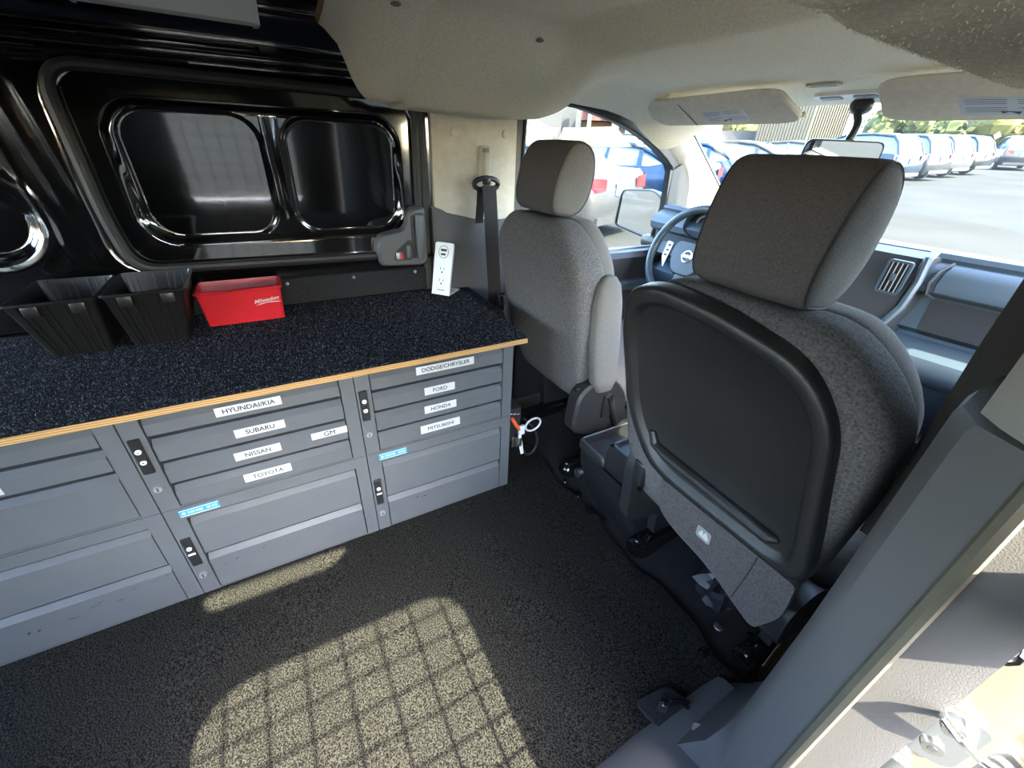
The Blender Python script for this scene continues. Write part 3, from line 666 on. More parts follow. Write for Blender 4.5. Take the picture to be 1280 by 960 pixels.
for v0 in (.088, .048):
    b = MB(); b.plate(rrect(wd/2-.016, v0-.015, wd/2+.016, v0+.015, .004, 3), [], of, .0012)
    b.mat(1).plate([(wd/2-.008, v0), (wd/2-.006, v0), (wd/2-.006, v0+.009), (wd/2-.008, v0+.009)], [], of, .0016); b.plate([(wd/2+.006, v0), (wd/2+.008, v0), (wd/2+.008, v0+.008), (wd/2+.006, v0+.008)], [], of, .0016)
    b.plate(rrect(wd/2-.003, v0-.011, wd/2+.003, v0-.005, .0025, 3), [], of, .0016); b.build('socket', ['white_plastic', 'ink'], ot)
b = MB(); [b.plate([(wd/2-.014+k*.0042, .016), (wd/2-.011+k*.0042, .016), (wd/2-.011+k*.0042, .019), (wd/2-.014+k*.0042, .019)], [], of, .0004) for k in range(7)]; b.build('maker_mark', 'ink_soft', ot, smooth=0)

# white metal rail light hanging at the top left
rl = thing('rail_light', (-.42, 0, 1.28), 'white metal channel shelf hung near the roof at the top left', 'shelf')
b = MB(); sec = [(-.47, 1.292), (-.385, 1.277), (-.365, 1.281), (-.352, 1.345), (-.356, 1.345), (-.370, 1.287), (-.386, 1.283), (-.47, 1.297)]
b.loft([[(x, y, z) for x, z in sec] for y in (-.5, .425)]); L(b.build('channel', 'white_metal', rl), 'white folded metal channel')
b = MB(); b.plate(rpoly([(-.475, 1.287), (-.36, 1.276), (-.30, 1.335), (-.30, 1.393), (-.475, 1.393)], .006, 3), [], lambda u, v, w: (u, .425+w, v), .010); b.build('end_bracket', 'white_metal', rl)
for y in (-.3, .1):
    MB().plate([(-.475, 1.287), (-.40, 1.285), (-.40, 1.393), (-.475, 1.393)], [], lambda u, v, w, y=y: (u, y+w, v), .006).build('hanger', 'white_metal', rl)
b = MB(); b.box((-.455, -.5, 1.30), (-.39, .42, 1.312)); b.build('lamp_tray', 'white_metal', rl, smooth=0)

# ================================================================ SEATS
def seat_pt(cx, y0, z):   # not used
    return None
def cushion_loft(sections, n=28, p=3.2):
    """sections: (z, yc, xc, halfwidth, halfdepth)"""
    rings = []
    for z, yc, xc, hw, hd in sections:
        ring = []
        for k in range(n):
            a = 2*math.pi*k/n; c, s = math.cos(a), math.sin(a)
            ring.append((xc+hw*math.copysign(abs(c)**(2/p), c), yc+hd*math.copysign(abs(s)**(2/p), s), z))
        rings.append(ring)
    return rings
def headrest(cx, yb, zb, ht, hw, parent):
    # side profile (y,z) from rear bottom over the top to front bottom
    prof = chaikin([(yb+.045, zb-.004), (yb+.004, zb+.004), (yb-.004, zb+.05), (yb+.012, zb+.12), (yb+.045, zb+ht-.008), (yb+.085, zb+ht), (yb+.125, zb+ht-.022), (yb+.140, zb+ht-.07), (yb+.132, zb+.05), (yb+.105, zb+.005), (yb+.07, zb-.006)], 2)
    cy, cz = yb+.065, zb+ht*.5
    rings = []
    for f, k in ((-1.0, .90), (-.985, .955), (-.93, .99), (-.8, 1.0), (0, 1.012), (.8, 1.0), (.93, .99), (.985, .955), (1.0, .90)):
        rings.append([(cx+hw*f*(1.0+.06*((p[1]-zb)/ht-.5)), cy+(p[0]-cy)*k, cz+(p[1]-cz)*k) for p in prof])
    b = MB(); b.loft(rings, cap0=False, cap1=False)
    h = L(b.build('headrest', 'head_cloth', parent, smooth=60), 'dark ribbed cloth headrest')
    for sd_ in (-1, 1):
        b = MB(); r0 = rings[0 if sd_ < 0 else -1]; rr_ = [r0]
        for k, o_ in ((.97, .002), (.8, .005), (.5, .007), (.15, .008)):
            rr_.append([(r0[0][0]*0+p[0]+sd_*o_, cy+(p[1]-cy)*k, cz+(p[2]-cz)*k) for p in r0])
        b.loft(rr_, cap0=False, cap1=True); b.build('side_panel', 'head_side', h, smooth=60)
        b = MB(); b.tube([(p[0], p[1], p[2]) for p in rings[1 if sd_ < 0 else -2]], .0016, 5, closed=True); b.build('seam', 'webbing', h)
    for sx in (-.055, .055):
        MB().cyl((cx+sx, yb+.07, zb-.07), (cx+sx, yb+.07, zb+.02), .007, 10).build('post', 'steel', h)
    return h
def seat(cx, yb, name_label, driver):
    t = thing('front_seat', (cx, yb+.25, 0), name_label, 'seat')
    # backrest: yb is the rear face at shoulder height; leaning
    def yr(z): return yb-.02+(.86-z)*.19
    S_ = []
    zoff = .01 if driver else 0
    tab = [(.30, .155, .04), (.315, .185, .055), (.36, .205, .065), (.45, .225, .072), (.60, .238, .076), (.74, .241, .074), (.80, .236, .070), (.835, .226, .062), (.860, .205, .050), (.873, .16, .034), (.878, .10, .018)]
    tab = [q for q in tab if q[0] < .75]
    for k_ in range(1, 13):
        t_ = math.sin(k_/12*math.pi/2); kk = max(0, 1-t_**2.5)**(1/2.5)
        tab.append((.74+.142*t_, .10+.141*kk, .020+.054*kk))
    for z, hw, hd in tab:
        S_.append((z+zoff, yr(z)+.075, cx, hw, hd))
    rings = cushion_loft(S_, 48, 4.4)
    # shoulders drop towards the sides
    rings = [[(x, y, z-.035*sst(.45, 1.0, abs(x-cx)/.24)*sst(.62, .86, z)) for x, y, z in r] for r in rings]
    b = MB(); b.loft(rings); bk = L(b.build('backrest', 'seat_cloth', t, smooth=70), 'mottled grey cloth backrest')
    # front bolsters of ribbed cloth
    b = MB(); rr2 = cushion_loft([(z, y+.055, cx, hw*.955, hd*.9) for z, y, cx, hw, hd in S_[3:]], 40, 3.4)
    rr2 = [[(x, y, z-.035*sst(.45, 1.0, abs(x-cx)/.24)*sst(.62, .86, z)+.002) for x, y, z in r] for r in rr2]
    b.loft(rr2); b.build('front_cover', 'head_side', bk, smooth=70)
    seamp = [(cx+s_*.232, yr(z)+.085, z) for s_ in (1,) for z in (.36, .5, .65, .75, .80)]
    for s_ in (-1, 1):
        b = MB(); b.tube([(cx+s_*interp([(.36, .190), (.5, .213), (.65, .223), (.78, .222)], z), yr(z)+.026, z+zoff) for z in (.34, .45, .55, .65, .72, .78)], .0014, 5); b.build('seam', 'webbing', bk)
    headrest(cx-(.008 if driver else .012), yb+.012, .884+zoff*1.5, .190,   .104 if driver else .096, t)
    # seat cushion and base
    b = MB(); b.loft(cushion_loft([(.275, yb+.40, cx, .19, .22), (.29, yb+.40, cx, .235, .25), (.36, yb+.41, cx, .245, .26), (.40, yb+.42, cx, .235, .25), (.415, yb+.42, cx, .19, .21)], 36, 4)); b.build('seat_cushion', 'head_side', t, smooth=70)
    b = MB(); b.rbox((cx-.20, yb+.26, .20), (cx+.20, yb+.60, .275), .02); b.build('seat_base', 'seat_plastic', t)
    for s_ in (-1, 1):
        b = MB(); b.loft([[(cx+s_*.186-.014, y, z) for y, z in ((yb+.24, .06), (yb+.58, .06), (yb+.56, .24), (yb+.22, .24))], [(cx+s_*.186+.014, y, z) for y, z in ((yb+.24, .06), (yb+.58, .06), (yb+.56, .24), (yb+.22, .24))]]); b.build('pedestal', 'seat_plastic', t, smooth=0)
    MB().tube([(cx-.17, yb+.30, .19), (cx+.17, yb+.30, .19)], .012, 8).build('cross_tube', 'gloss_black', t)
    for s_ in (-1, 1):
        xr = cx+s_*.186
        b = MB(); b.rbox((xr-.022, yb+.17, .006), (xr+.022, yb+.62, .035), .006); b.build('slide_rail', 'gloss_black', t)
        # glossy boot over the rail end
        rg = []
        for q, (yy, w_, h_) in enumerate(((1.122, .004, .006), (1.128, .022, .024), (1.145, .034, .038), (1.175, .036, .044), (1.22, .030, .050), (1.30, .025, .060), (1.38, .022, .064))):
            rg.append([(xr+w_*math.cos(a)*(1 if math.sin(a) > 0 else 1.05), yy+(yb-1.0)*.15, max(-.004, h_*math.sin(a)+.002) if math.sin(a) > 0 else -.004) for a in [2*math.pi*k/14 for k in range(14)]])
        b = MB(); b.loft(rg); bt = L(b.build('rail_boot', 'gloss_black', t), 'glossy black rounded rail end cover')
        MB().ball((xr-.002, 1.150+(yb-1.0)*.15, .036), .012, 10, 6, (1, 1, .7)).build('boot_knob', 'gloss_black', bt)
    return t, yr
drv, yrd = seat(-.150, 1.040, 'grey cloth driver seat behind the steering wheel, raised armrest on its side', True)
pas, yrp = seat(.612, .945, 'grey cloth passenger seat with black plastic back panel, nearest the camera', False)

# driver armrest, recliner cover
b = MB(); rg = []
for z, hw, hd, yc in ((.372, .008, .012, 1.248), (.38, .020, .034, 1.245), (.42, .026, .050, 1.240), (.55, .027, .054, 1.222), (.68, .026, .050, 1.206), (.735, .023, .040, 1.200), (.758, .014, .022, 1.200), (.763, .006, .008, 1.2)):
    rg.append([(.095+hw*math.copysign(abs(math.cos(a))**.7, math.cos(a)), yc-.035+hd*math.copysign(abs(math.sin(a))**.7, math.sin(a)), z) for a in [2*math.pi*k/20 for k in range(20)]])
b.loft(rg); L(b.build('armrest', 'head_side', drv, smooth=60), 'raised grey padded armrest')
b = MB(); pts = rpoly([(1.10, .235), (1.112, .375), (1.165, .415), (1.26, .41), (1.33, .33), (1.34, .20), (1.2, .19)], .04, 5)
b.loft([[(.050, p[0], p[1]) for p in pts], [(.092, p[0], p[1]) for p in pts], [(.102, 1.21+(p[0]-1.21)*.93, .30+(p[1]-.30)*.93) for p in pts]]); rc_ = L(b.build('recliner_cover', 'seat_plastic', drv), 'grey plastic recliner cover')
b = MB(); b.rbox((.10, 1.215, .27), (.112, 1.25, .36), .005); b.build('recliner_lever', 'black_plastic', rc_)
b = MB(); b.rbox((.058, 1.118, .382), (.075, 1.20, .392), .003); L(b.build('cloth_slot', 'black_plastic', drv), 'black slot in the seat cloth')
# driver belt stalk
b = MB(); b.tube([(.108, 1.30, .20), (.11, 1.255, .30), (.11, 1.235, .355)], [.010, .010, .014], 8); L(b.build('buckle_stalk', 'black_plastic', drv), 'black belt buckle stalk')
# passenger: back panel
TH = 0.19
def pn(u, v, w):         # u across, v = height, w = out to the rear
    return (u, yrp(v)-w*.982-.002, v-w*.187)
out = rpoly([(.402, .772), (.412, .845), (.475, .872), (.60, .868), (.745, .838), (.803, .77), (.842, .50), (.835, .464), (.80, .450), (.56, .448), (.495, .466), (.428, .57)], [.06, .05, .07, .2, .09, .08, .05, .03, .05, .09, .07, .12], 5)
cxp, czp = .622, .655
def sc_(pts, k): return [(cxp+(p[0]-cxp)*k, czp+(p[1]-czp)*k) for p in pts]
b = MB()
prof = [(1.0, -.018), (1.0, .004), (.988, .010), (.965, .013), (.90, .0135), (.875, .011), (.850, .002), (.835, .0), (.3, .0), (.05, .0)]
b.loft([[pn(p[0], p[1], w) for p in sc_(out, k)] for k, w in prof], cap0=False)
bp_ = L(b.build('back_panel', 'board_plastic', pas, smooth=40), 'black plastic seat back panel with raised rim')
# raised pocket ridge along the lower part
b = MB(); rd = [(.525, .520), (.545, .517), (.70, .502), (.785, .500)]
b.tube([pn(.500, .555, .002), pn(.512, .527, .004), pn(.545, .520, .005), pn(.66, .516, .005), pn(.775, .512, .005), pn(.785, .514, .001)], [.008, .011, .012, .012, .012, .006], 10); L(b.build('pocket_ridge', 'board_plastic', bp_), 'raised moulded ridge on the panel')
# felt flap under the panel with tether tag
def fl(u, v, w): return (u, yrp(.46)-.004+(.46-v)*.10-w, v)
ft = rpoly([(.548, .458), (.838, .462), (.842, .375), (.81, .285), (.775, .300), (.70, .335), (.60, .350), (.556, .372)], [.01, .01, .03, .02, .04, .05, .04, .02], 4)
b = MB(); b.plate(ft, [], fl, .014); fp = L(b.build('felt_flap', 'flap_felt', pas, smooth=40), 'grey felt flap below the panel')
b = MB(); b.plate(rrect(.655, .392, .688, .424, .006, 3), [], lambda u, v, w: fl(u, v, .0142+w), .002)
b.mat(1).add([fl(u, v, .0168) for u, v in ((.661, .400), (.682, .398), (.684, .404), (.676, .420), (.671, .408), (.668, .418), (.662, .408))], [(0, 1, 2, 3, 4, 5, 6)])
L(b.build('anchor_tag', ['clip', 'label_white'], fp, smooth=0), 'small grey tag with white tether anchor symbol')
b = MB(); b.add([fl(u, v, .0146) for u, v in ((.640, .372), (.680, .362), (.681, .358), (.641, .366))], [(0, 1, 2, 3)]); b.build('slit', 'ink', fp, smooth=0)
b = MB(); b.tube([fl(.772, .458, .015), fl(.768, .40, .015), fl(.758, .315, .015)], .0012, 5); b.build('seam', 'webbing', fp)
# hinge covers left and right of the passenger seat
b = MB(); pts = rpoly([(1.03, .20), (1.01, .40), (1.045, .455), (1.13, .45), (1.2, .33), (1.2, .16)], .04, 5)
b.loft([[(.416, 1.10+(p[0]-1.10)*.94, .3+(p[1]-.3)*.94) for p in pts], [(.422, p[0], p[1]) for p in pts], [(.452, p[0], p[1]) for p in pts]]); hc = L(b.build('recliner_cover', 'seat_plastic', pas), 'black plastic hinge cover')
b = MB(); b.rbox((.444, 1.012, .35), (.478, 1.035, .425), .010, 3); b.build('release_lever', 'black_plastic', hc)
b = MB(); b.rbox((.46, 1.02, .33), (.476, 1.04, .43), .008); b.build('lever_recess', 'gloss_black', hc)
b = MB(); pts = rpoly([(1.04, .24), (1.02, .36), (1.10, .38), (1.22, .30), (1.25, .20)], .04, 5)
b.loft([[(.80, p[0], p[1]) for p in pts], [(.846, p[0], p[1]) for p in pts]]); b.build('recliner_cover', 'seat_plastic', pas)
b = MB(); b.rbox((.80, 1.06, .28), (.83, 1.075, .36), .004); b.build('bracket', 'clip', pas)

# ================================================================ CENTRE CONSOLE
cs = thing('centre_console', (.28, 1.3, 0), 'black plastic centre console with two open trays between the seats', 'console')
def tray(x0_, x1_, ya, yb_, zr, zl, zi):
    o_ = rrect(x0_, ya, x1_, yb_, .018, 4); i_ = rrect(x0_+.012, ya+.012, x1_-.012, yb_-.012, .012, 4)
    return [[(p[0], p[1], zl) for p in o_], [(p[0], p[1], zr-.006) for p in o_], [(p[0], p[1], zr) for p in rrect(x0_+.004, ya+.004, x1_-.004, yb_-.004, .016, 4)], [(p[0], p[1], zr) for p in i_], [(p[0], p[1], zi) for p in i_]]
def cring(z, ya, xa, xb): return [(p[0], p[1], z) for p in rrect(xa, ya, xb, 1.62, .035, 4)]
b = MB(); b.loft([cring(-.004, 1.155, .150, .405), cring(.05, 1.135, .150, .405), cring(.12, 1.105, .152, .403), cring(.20, 1.085, .154, .40), cring(.235, 1.082, .156, .40)], cap1=False)
b.loft(tray(.156, .285, 1.082, 1.55, .262, .234, .16)); b.build('body', 'black_plastic', cs, smooth=40)
b = MB(); o_ = [(.282, 1.066), (.402, 1.066), (.402, 1.40), (.282, 1.40)]
b.loft([[(.268, 1.096, .15), (.412, 1.096, .15), (.412, 1.40, .15), (.268, 1.40, .15)], [(p[0], p[1]+.02, .285) for p in o_], [(p[0], p[1]+.03, .318) for p in o_]], cap1=False)
b.loft(tray(.282, .402, 1.096, 1.42, .322, .315, .22)); b.build('cup_box', 'black_plastic', cs, smooth=30)
b = MB(); b.cyl((.182, 1.078, .135), (.182, 1.093, .135), .016, 16); b.mat(1).cyl((.182, 1.076, .135), (.182, 1.0795, .135), .010, 14); L(b.build('power_socket', ['steel', 'ink_soft'], cs), 'round power socket with metal rim')
b = MB(); b.tube([(p[0], p[1], .324) for p in rrect(.288, 1.102, .396, 1.41, .014, 4)], .003, 6, closed=True); L(b.build('box_rim', 'dash', cs), 'lighter rim of the cup box')
b = MB(); b.tube([(p[0], p[1], .263) for p in rrect(.164, 1.09, .28, 1.54, .014, 4)], .003, 6, closed=True); L(b.build('tray_rim', 'dash', cs), 'lighter rim of the tray')

# ================================================================ DASHBOARD
ds = thing('dashboard', (CX, 2.1, 0), 'grey plastic dashboard under the windscreen, tinted blue for reflected sky', 'dashboard')
DP = [(2.60, .79), (2.3, .815), (2.1, .845), (1.985, .862), (1.958, .858), (1.948, .846), (1.952, .838), (1.935, .832), (1.898, .815), (1.882, .790), (1.886, .765), (1.91, .752), (1.93, .748), (1.932, .742), (1.938, .650), (1.965, .632), (1.962, .622), (1.90, .612), (1.868, .595), (1.860, .560), (1.875, .525), (1.90, .512), (1.902, .505), (1.925, .46), (1.99, .33), (2.1, .25)]
b = MB(); b.loft([[(x, y+.05*((x-CX)/.75)**2, z) for y, z in DP] for x in [mx(-.515)+.0-(mx(-.515)+.515)*i/16 for i in range(17)]], closed=False)
b.build('panel', 'dash', ds, smooth=40)
b = MB(); b.loft([[(x, y-.0015+.05*((x-CX)/.75)**2, z) for y, z in DP[13:16]] for x in (.565, .62, .70, .80, .90, .98)], closed=False); L(b.build('glovebox_door', 'dash_dark', ds), 'dark glovebox door')
b = MB(); gl_ = rpoly([(.545, 1.952), (.98, 1.955), (.98, 1.89), (.545, 1.882)], .02, 4)
lid = [[(x, y-.004+.05*((x-CX)/.75)**2, z+.003) for y, z in DP[7:12]] for x in (.570, .60, .68, .77, .86, .95)]
b.loft(lid, closed=False); L(b.build('upper_lid', 'dash', ds, smooth=50), 'rounded upper glovebox lid')
b = MB(); b.tube([(.566, 1.948, .838), (.557, 1.904, .822), (.554, 1.882, .79), (.558, 1.888, .762), (.572, 1.918, .748)], .004, 6); b.build('lid_gap', 'ink', ds)
# centre stack with vents
def stack_ring(z, y, xa, xb, r=.02): return [(xa, y+.12, z), (xa, y, z), (xb, y, z), (xb+.03, y+.12, z)]
b = MB(); b.loft([stack_ring(z, y, -.02, xb) for z, y, xb in ((.855, 1.95, .505), (.846, 1.885, .515), (.80, 1.868, .522), (.72, 1.858, .518), (.60, 1.85, .48), (.50, 1.85, .44), (.40, 1.88, .40))]); cst = L(b.build('centre_stack', 'dash_dark', ds, smooth=30), 'dark centre stack with air vents')
b = MB(); b.tube([(.522, 1.93, .860), (.529, 1.88, .848), (.536, 1.866, .79), (.532, 1.856, .72), (.503, 1.848, .64), (.473, 1.846, .57)], .010, 8); L(b.build('stack_trim', 'dash', ds), 'rounded grey edge trim of the centre stack')
def vent(xa, xb, z0_, z1_):
    yv = 1.857
    vt = L(MB().plate(rrect(xa, z0_, xb, z1_, .008, 3), [rrect(xa+.006, z0_+.006, xb-.006, z1_-.006, .005, 3)], lambda u, v, w: (u+(v-.76)*.06, yv-.006+w-(v-.76)*.09, v), .012).build('vent', 'dash', cst), 'rectangular air vent with slats')
    b = MB(); b.plate(rrect(xa+.004, z0_+.004, xb-.004, z1_-.004, .004, 2), [], lambda u, v, w: (u+(v-.76)*.06, yv+.004+w-(v-.76)*.09, v), .002); b.build('vent_throat', 'ink', vt)
    for k in range(4):
        x = xa+.012+k*(xb-xa-.024)/3
        b = MB(); b.tube([(x+(v-.76)*.06, yv-.004-(v-.76)*.09, v) for v in (z0_+.006, z1_-.006)], .0016, 5); b.build('slat', 'silver', vt)
    b = MB(); b.rbox(((xa+xb)/2-.006, yv-.012, (z0_+z1_)/2-.010), ((xa+xb)/2+.006, yv-.004, (z0_+z1_)/2+.010), .002); b.build('vent_tab', 'dash', vt)
vent(.455, .512, .745, .838); vent(.015, .07, .738, .83)
b = MB(); b.rbox((.10, 1.852, .73), (.35, 1.875, .825), .01); b.build('radio', 'gloss_black', cst)
# instrument hood
b = MB(); rg = []
for yy, k in ((1.90, 1.0), (1.94, 1.02), (2.06, .98), (2.16, .80)):
    rg.append([(-.15+.15*k*math.cos(a), yy, .80+.088*k*math.sin(a) if math.sin(a) > 0 else .80+.05*math.sin(a)) for a in [2*math.pi*j/24 for j in range(24)]])
b.loft(rg, cap0=False); b.mat(1).loft([[(-.15+.138*math.cos(a), 1.935, .80+.078*math.sin(a) if math.sin(a) > 0 else .80+.045*math.sin(a)) for a in [2*math.pi*j/24 for j in range(24)]], [(-.15+.12*math.cos(a), 1.99, .80+.066*math.sin(a) if math.sin(a) > 0 else .80+.04*math.sin(a)) for a in [2*math.pi*j/24 for j in range(24)]]])
hood = L(b.build('instrument_hood', ['dash', 'ink'], ds, smooth=50), 'rounded instrument hood')
for xg in (-.215, -.085):
    b = MB(); b.tube([(xg+.045*math.cos(a), 1.93, .805+.045*math.sin(a)) for a in [j*math.pi/10 for j in range(20)]], .004, 6, closed=True); b.build('dial_ring', 'silver', hood)

# steering wheel
sw = thing('steering_wheel', (-.160, 1.80, .72), 'grey steering wheel tinted blue for sky light, silver round emblem, behind the driver seat', 'steering wheel')
SWC = Vector((-.160, 1.80, .715)); tl = R(22); sv = Vector((0, math.sin(tl), math.cos(tl))); sn = Vector((0, -math.cos(tl), math.sin(tl)))
def sp(u, v, w): return tuple(SWC+Vector((u, 0, 0))+sv*v+sn*w)
b = MB(); b.tube([sp(.182*math.cos(a), .182*math.sin(a), .0) for a in [2*math.pi*j/48 for j in range(48)]], .0155, 12, closed=True); b.build('rim', 'dash', sw)
b = MB(); hubp = rpoly([(-.085, .052), (.085, .052), (.088, -.02), (.05, -.085), (-.05, -.085), (-.088, -.02)], .03, 4)
b.loft([[sp(p[0], p[1], -.06) for p in hubp], [sp(p[0], p[1], -.012) for p in hubp], [sp(p[0]*.9, p[1]*.9, .002) for p in hubp]]); hub = b.build('hub', 'dash', sw)
for s_ in (-1, 1):
    b = MB(); b.loft([[sp(s_*x, y, w) for y, w in ((.030, -.02), (.030, -.002), (-.018, -.002), (-.018, -.02))] for x in (.07, .17)]); spk = b.build('spoke', 'dash', sw)
    b = MB(); b.plate(rpoly([(s_*.092, .032), (s_*.122, .036), (s_*.118, -.03), (s_*.092, -.07)], .006, 3), [], lambda u, v, w: sp(u, v, .0+w), .004)
    b.mat(1)
    for v0 in (.02, .0, -.02): b.plate(rrect(min(s_*.098, s_*.112), v0-.005, max(s_*.098, s_*.112), v0+.004, .002, 2), [], lambda u, v, w: sp(u, v, .0042+w), .001)
    L(b.build('switch_pad', ['silver', 'ink'], spk), 'silver switch pad')
b = MB(); b.loft([[sp(x, y, w) for y, w in ((-.06, -.02), (-.06, -.005), (-.175, -.005), (-.175, -.02))] for x in (-.022, .022)]); b.build('spoke', 'dash', sw)
b = MB(); b.tube([sp(.022*math.cos(a), -.006+.022*math.sin(a), .003) for a in [2*math.pi*j/20 for j in range(20)]], .0035, 6, closed=True); b.plate(rrect(-.026, -.011, .026, -.001, .001, 1), [], lambda u, v, w: sp(u, v, .003+w), .003)
b.mat(1).text('NISSAN', .0095, lambda u, v: sp(u, v-.0062, .0064), bold=.0002); L(b.build('emblem', ['chrome', 'ink'], hub), 'round chrome emblem with a bar')
MB().cyl(sp(0, 0, -.22), sp(0, -.01, -.04), .035, 14).build('column', 'dash_dark', sw)

# ================================================================ ROOF FITTINGS
def visor(fx, label):
    t = thing('sun_visor', (fx(-.14), 1.7, 1.21), label, 'sun visor', 'sun visors')
    V0 = Vector((0, 1.655, 1.232)); vd = Vector((0, .13, -.058)).normalized()
    def vp(u, v, w): q = V0+vd*v; return (fx(u), q.y+.42*w*0, q.z-.0+w)
    P = rpoly([(-.425, .035), (-.385, .002), (.070, -.012), (.122, .0), (.135, .118), (.115, .138), (.06, .146), (-.39, .146), (-.418, .12)], [.02, .02, .03, .02, .01, .01, .02, .02, .02], 4)
    b = MB(); cy = .07
    b.loft([[vp(-.15+(p[0]+.15)*.985, cy+(p[1]-cy)*.92, .0) for p in P], [vp(p[0], p[1], -.006) for p in P], [vp(p[0], p[1], -.012) for p in P], [vp(-.15+(p[0]+.15)*.985, cy+(p[1]-cy)*.92, -.018) for p in P]])
    b.build('pad', 'visor', t, smooth=50)
    b = MB(); b.add([vp(u, v, -.0186) for u, v in ((-.245, .008), (-.240, .008), (-.240, .14), (-.245, .14))], [(0, 1, 2, 3)]); b.build('fold_line', 'ink', t, smooth=0)
    b = MB(); b.box((0, 0, 0), (0, 0, 0)) if False else None
    b.add([vp(u, v, -.0188) for u, v in ((-.18, .062), (-.02, .05), (-.02, .118), (-.18, .125))], [(0, 1, 2, 3)])
    b.mat(1)
    for k in range(7):
        v = .068+k*.0075
        if k in (3,): continue
        b.add([vp(u, vv, -.0192) for u, vv in ((-.172, v), (-.112 if k < 5 else -.13, v-.004), (-.112 if k < 5 else -.13, v-.0025), (-.172, v+.0015))], [(0, 1, 2, 3)])
        b.add([vp(u, vv, -.0192) for u, vv in ((-.096, v-.006), (-.03, v-.010), (-.03, v-.0085), (-.096, v-.0045))], [(0, 1, 2, 3)])
    b.add([vp(u, vv, -.0194) for u, vv in ((-.118, .108), (-.085, .104), (-.088, .113), (-.10, .108), (-.113, .118))], [(0, 1, 2, 3, 4)])
    L(b.build('warning_label', ['label_white', 'ink_soft'], t, smooth=0), 'white printed warning label')
    MB().rbox((min(fx(.112), fx(.128)), 1.782, 1.172), (max(fx(.112), fx(.128)), 1.80, 1.186), .004).build('pivot_clip', 'visor', t)
    return t
visor(lambda x: x, 'beige driver sun visor above the left windscreen with printed label')
visor(mx, 'beige passenger sun visor at the right picture edge with printed label')
def lz(x, y): return lin_z((x-CX)/interp(HW, y), y)
b = MB(); zz_ = lz(.14, 1.80)
ml = thing('map_light', (.17, 1.9, 1.22), 'white map light strip in the headliner above the interior mirror', 'light')
b = MB(); b.plate(rrect(.085, 1.855, .275, 1.905, .024, 6), [], lambda u, v, w: (u, v, lz(u, v-.05)-.002-w), .010); b.build('housing', 'white_plastic', ml)
for xa in (.105, .195):
    MB().plate(rrect(xa, 1.866, xa+.058, 1.894, .008, 3), [], lambda u, v, w: (u, v, lz(u, v-.05)-.0125-w), .002).build('lens', 'clip', ml)
mc = thing('microphone_cover', (.16, 1.74, 1.23), 'small oval beige cover in the headliner behind the map light', 'cover')
MB().plate(rrect(.125, 1.735, .215, 1.775, .019, 6), [], lambda u, v, w: (u, v, lz(u, v-.03)-.001-w), .006).build('bezel', 'beige', mc)
MB().plate(rrect(.137, 1.745, .203, 1.765, .009, 4), [], lambda u, v, w: (u, v, lz(u, v-.03)-.0075-w), .001).build('inset', 'clip', mc)
# interior mirror
im = thing('interior_mirror', (.21, 1.9, 1.10), 'black rimmed interior mirror on a curved stalk at the windscreen top', 'mirror')
mc_ = Vector((.210, 1.885, 1.090)); nr = (Vector((.62, -.72, -.20))).normalized(); ax = Vector((0, 0, 1)).cross(nr).normalized(); ay = nr.cross(ax)
def ip(u, v, w): return tuple(mc_+ax*u+ay*v+nr*w)
mo = rpoly([(-.100, -.034), (.104, -.036), (.102, .030), (-.097, .032)], [.022, .022, .022, .022], 5)
b = MB(); b.loft([[ip(p[0]*.8, p[1]*.7, -.03) for p in mo], [ip(p[0], p[1], -.006) for p in mo], [ip(p[0], p[1], .004) for p in mo], [ip(p[0]*.965, p[1]*.88, .005) for p in mo]]); b.build('housing', 'black_plastic', im)
b = MB(); b.add([ip(p[0]*.96, p[1]*.87, .0058) for p in mo], [tuple(range(len(mo)))]); L(b.build('glass', 'mirror', im, smooth=0), 'mirror glass')
b = MB(); b.tube(chaikin([(.185, 1.955, 1.225), (.186, 1.945, 1.205), (.195, 1.93, 1.185), (.212, 1.92, 1.165), (.214, 1.91, 1.135), (.209, 1.898, 1.105)], 2), .011, 10); b.build('stalk', 'black_plastic', im)
b = MB(); b.ball((.188, 1.95, 1.208), .028, 14, 8, (1.1, 1, .9)); b.build('stalk_foot', 'black_plastic', im)

# door mirror outside the driver window
dm = thing('door_mirror', (-.66, 2.08, .7), 'black shelled outside door mirror seen through the driver window', 'mirror')
def dpn(u, v, w): return (u, 2.05-w+(u+.72)*.10, v)
q = rpoly([(-.848, .888), (-.655, .902), (-.588, .868), (-.616, .690), (-.64, .684), (-.862, .716)], [.03, .03, .03, .03, .02, .03], 5)
cc = (-.725, .80)
b = MB(); b.loft([[dpn(cc[0]+(p[0]-cc[0])*k, cc[1]+(p[1]-cc[1])*k, w) for p in q] for k, w in ((.6, -.11), (.95, -.07), (1.06, -.02), (1.06, .004), (1.0, .006), (.97, -.004))]); b.build('shell', 'black_plastic', dm)
q2 = [(-.66+(p[0]+.66)*1.0, p[1]) for p in q]
b = MB(); b.add([dpn(cc[0]+(p[0]-cc[0])*.975, cc[1]+(p[1]-cc[1])*.97, -.003) for p in q], [tuple(range(len(q)))]); L(b.build('glass', 'mirror', dm, smooth=0), 'mirror glass')
b = MB(); b.rbox((-.66, 2.03, .64), (-.545, 2.10, .70), .02); b.build('arm', 'black_plastic', dm)

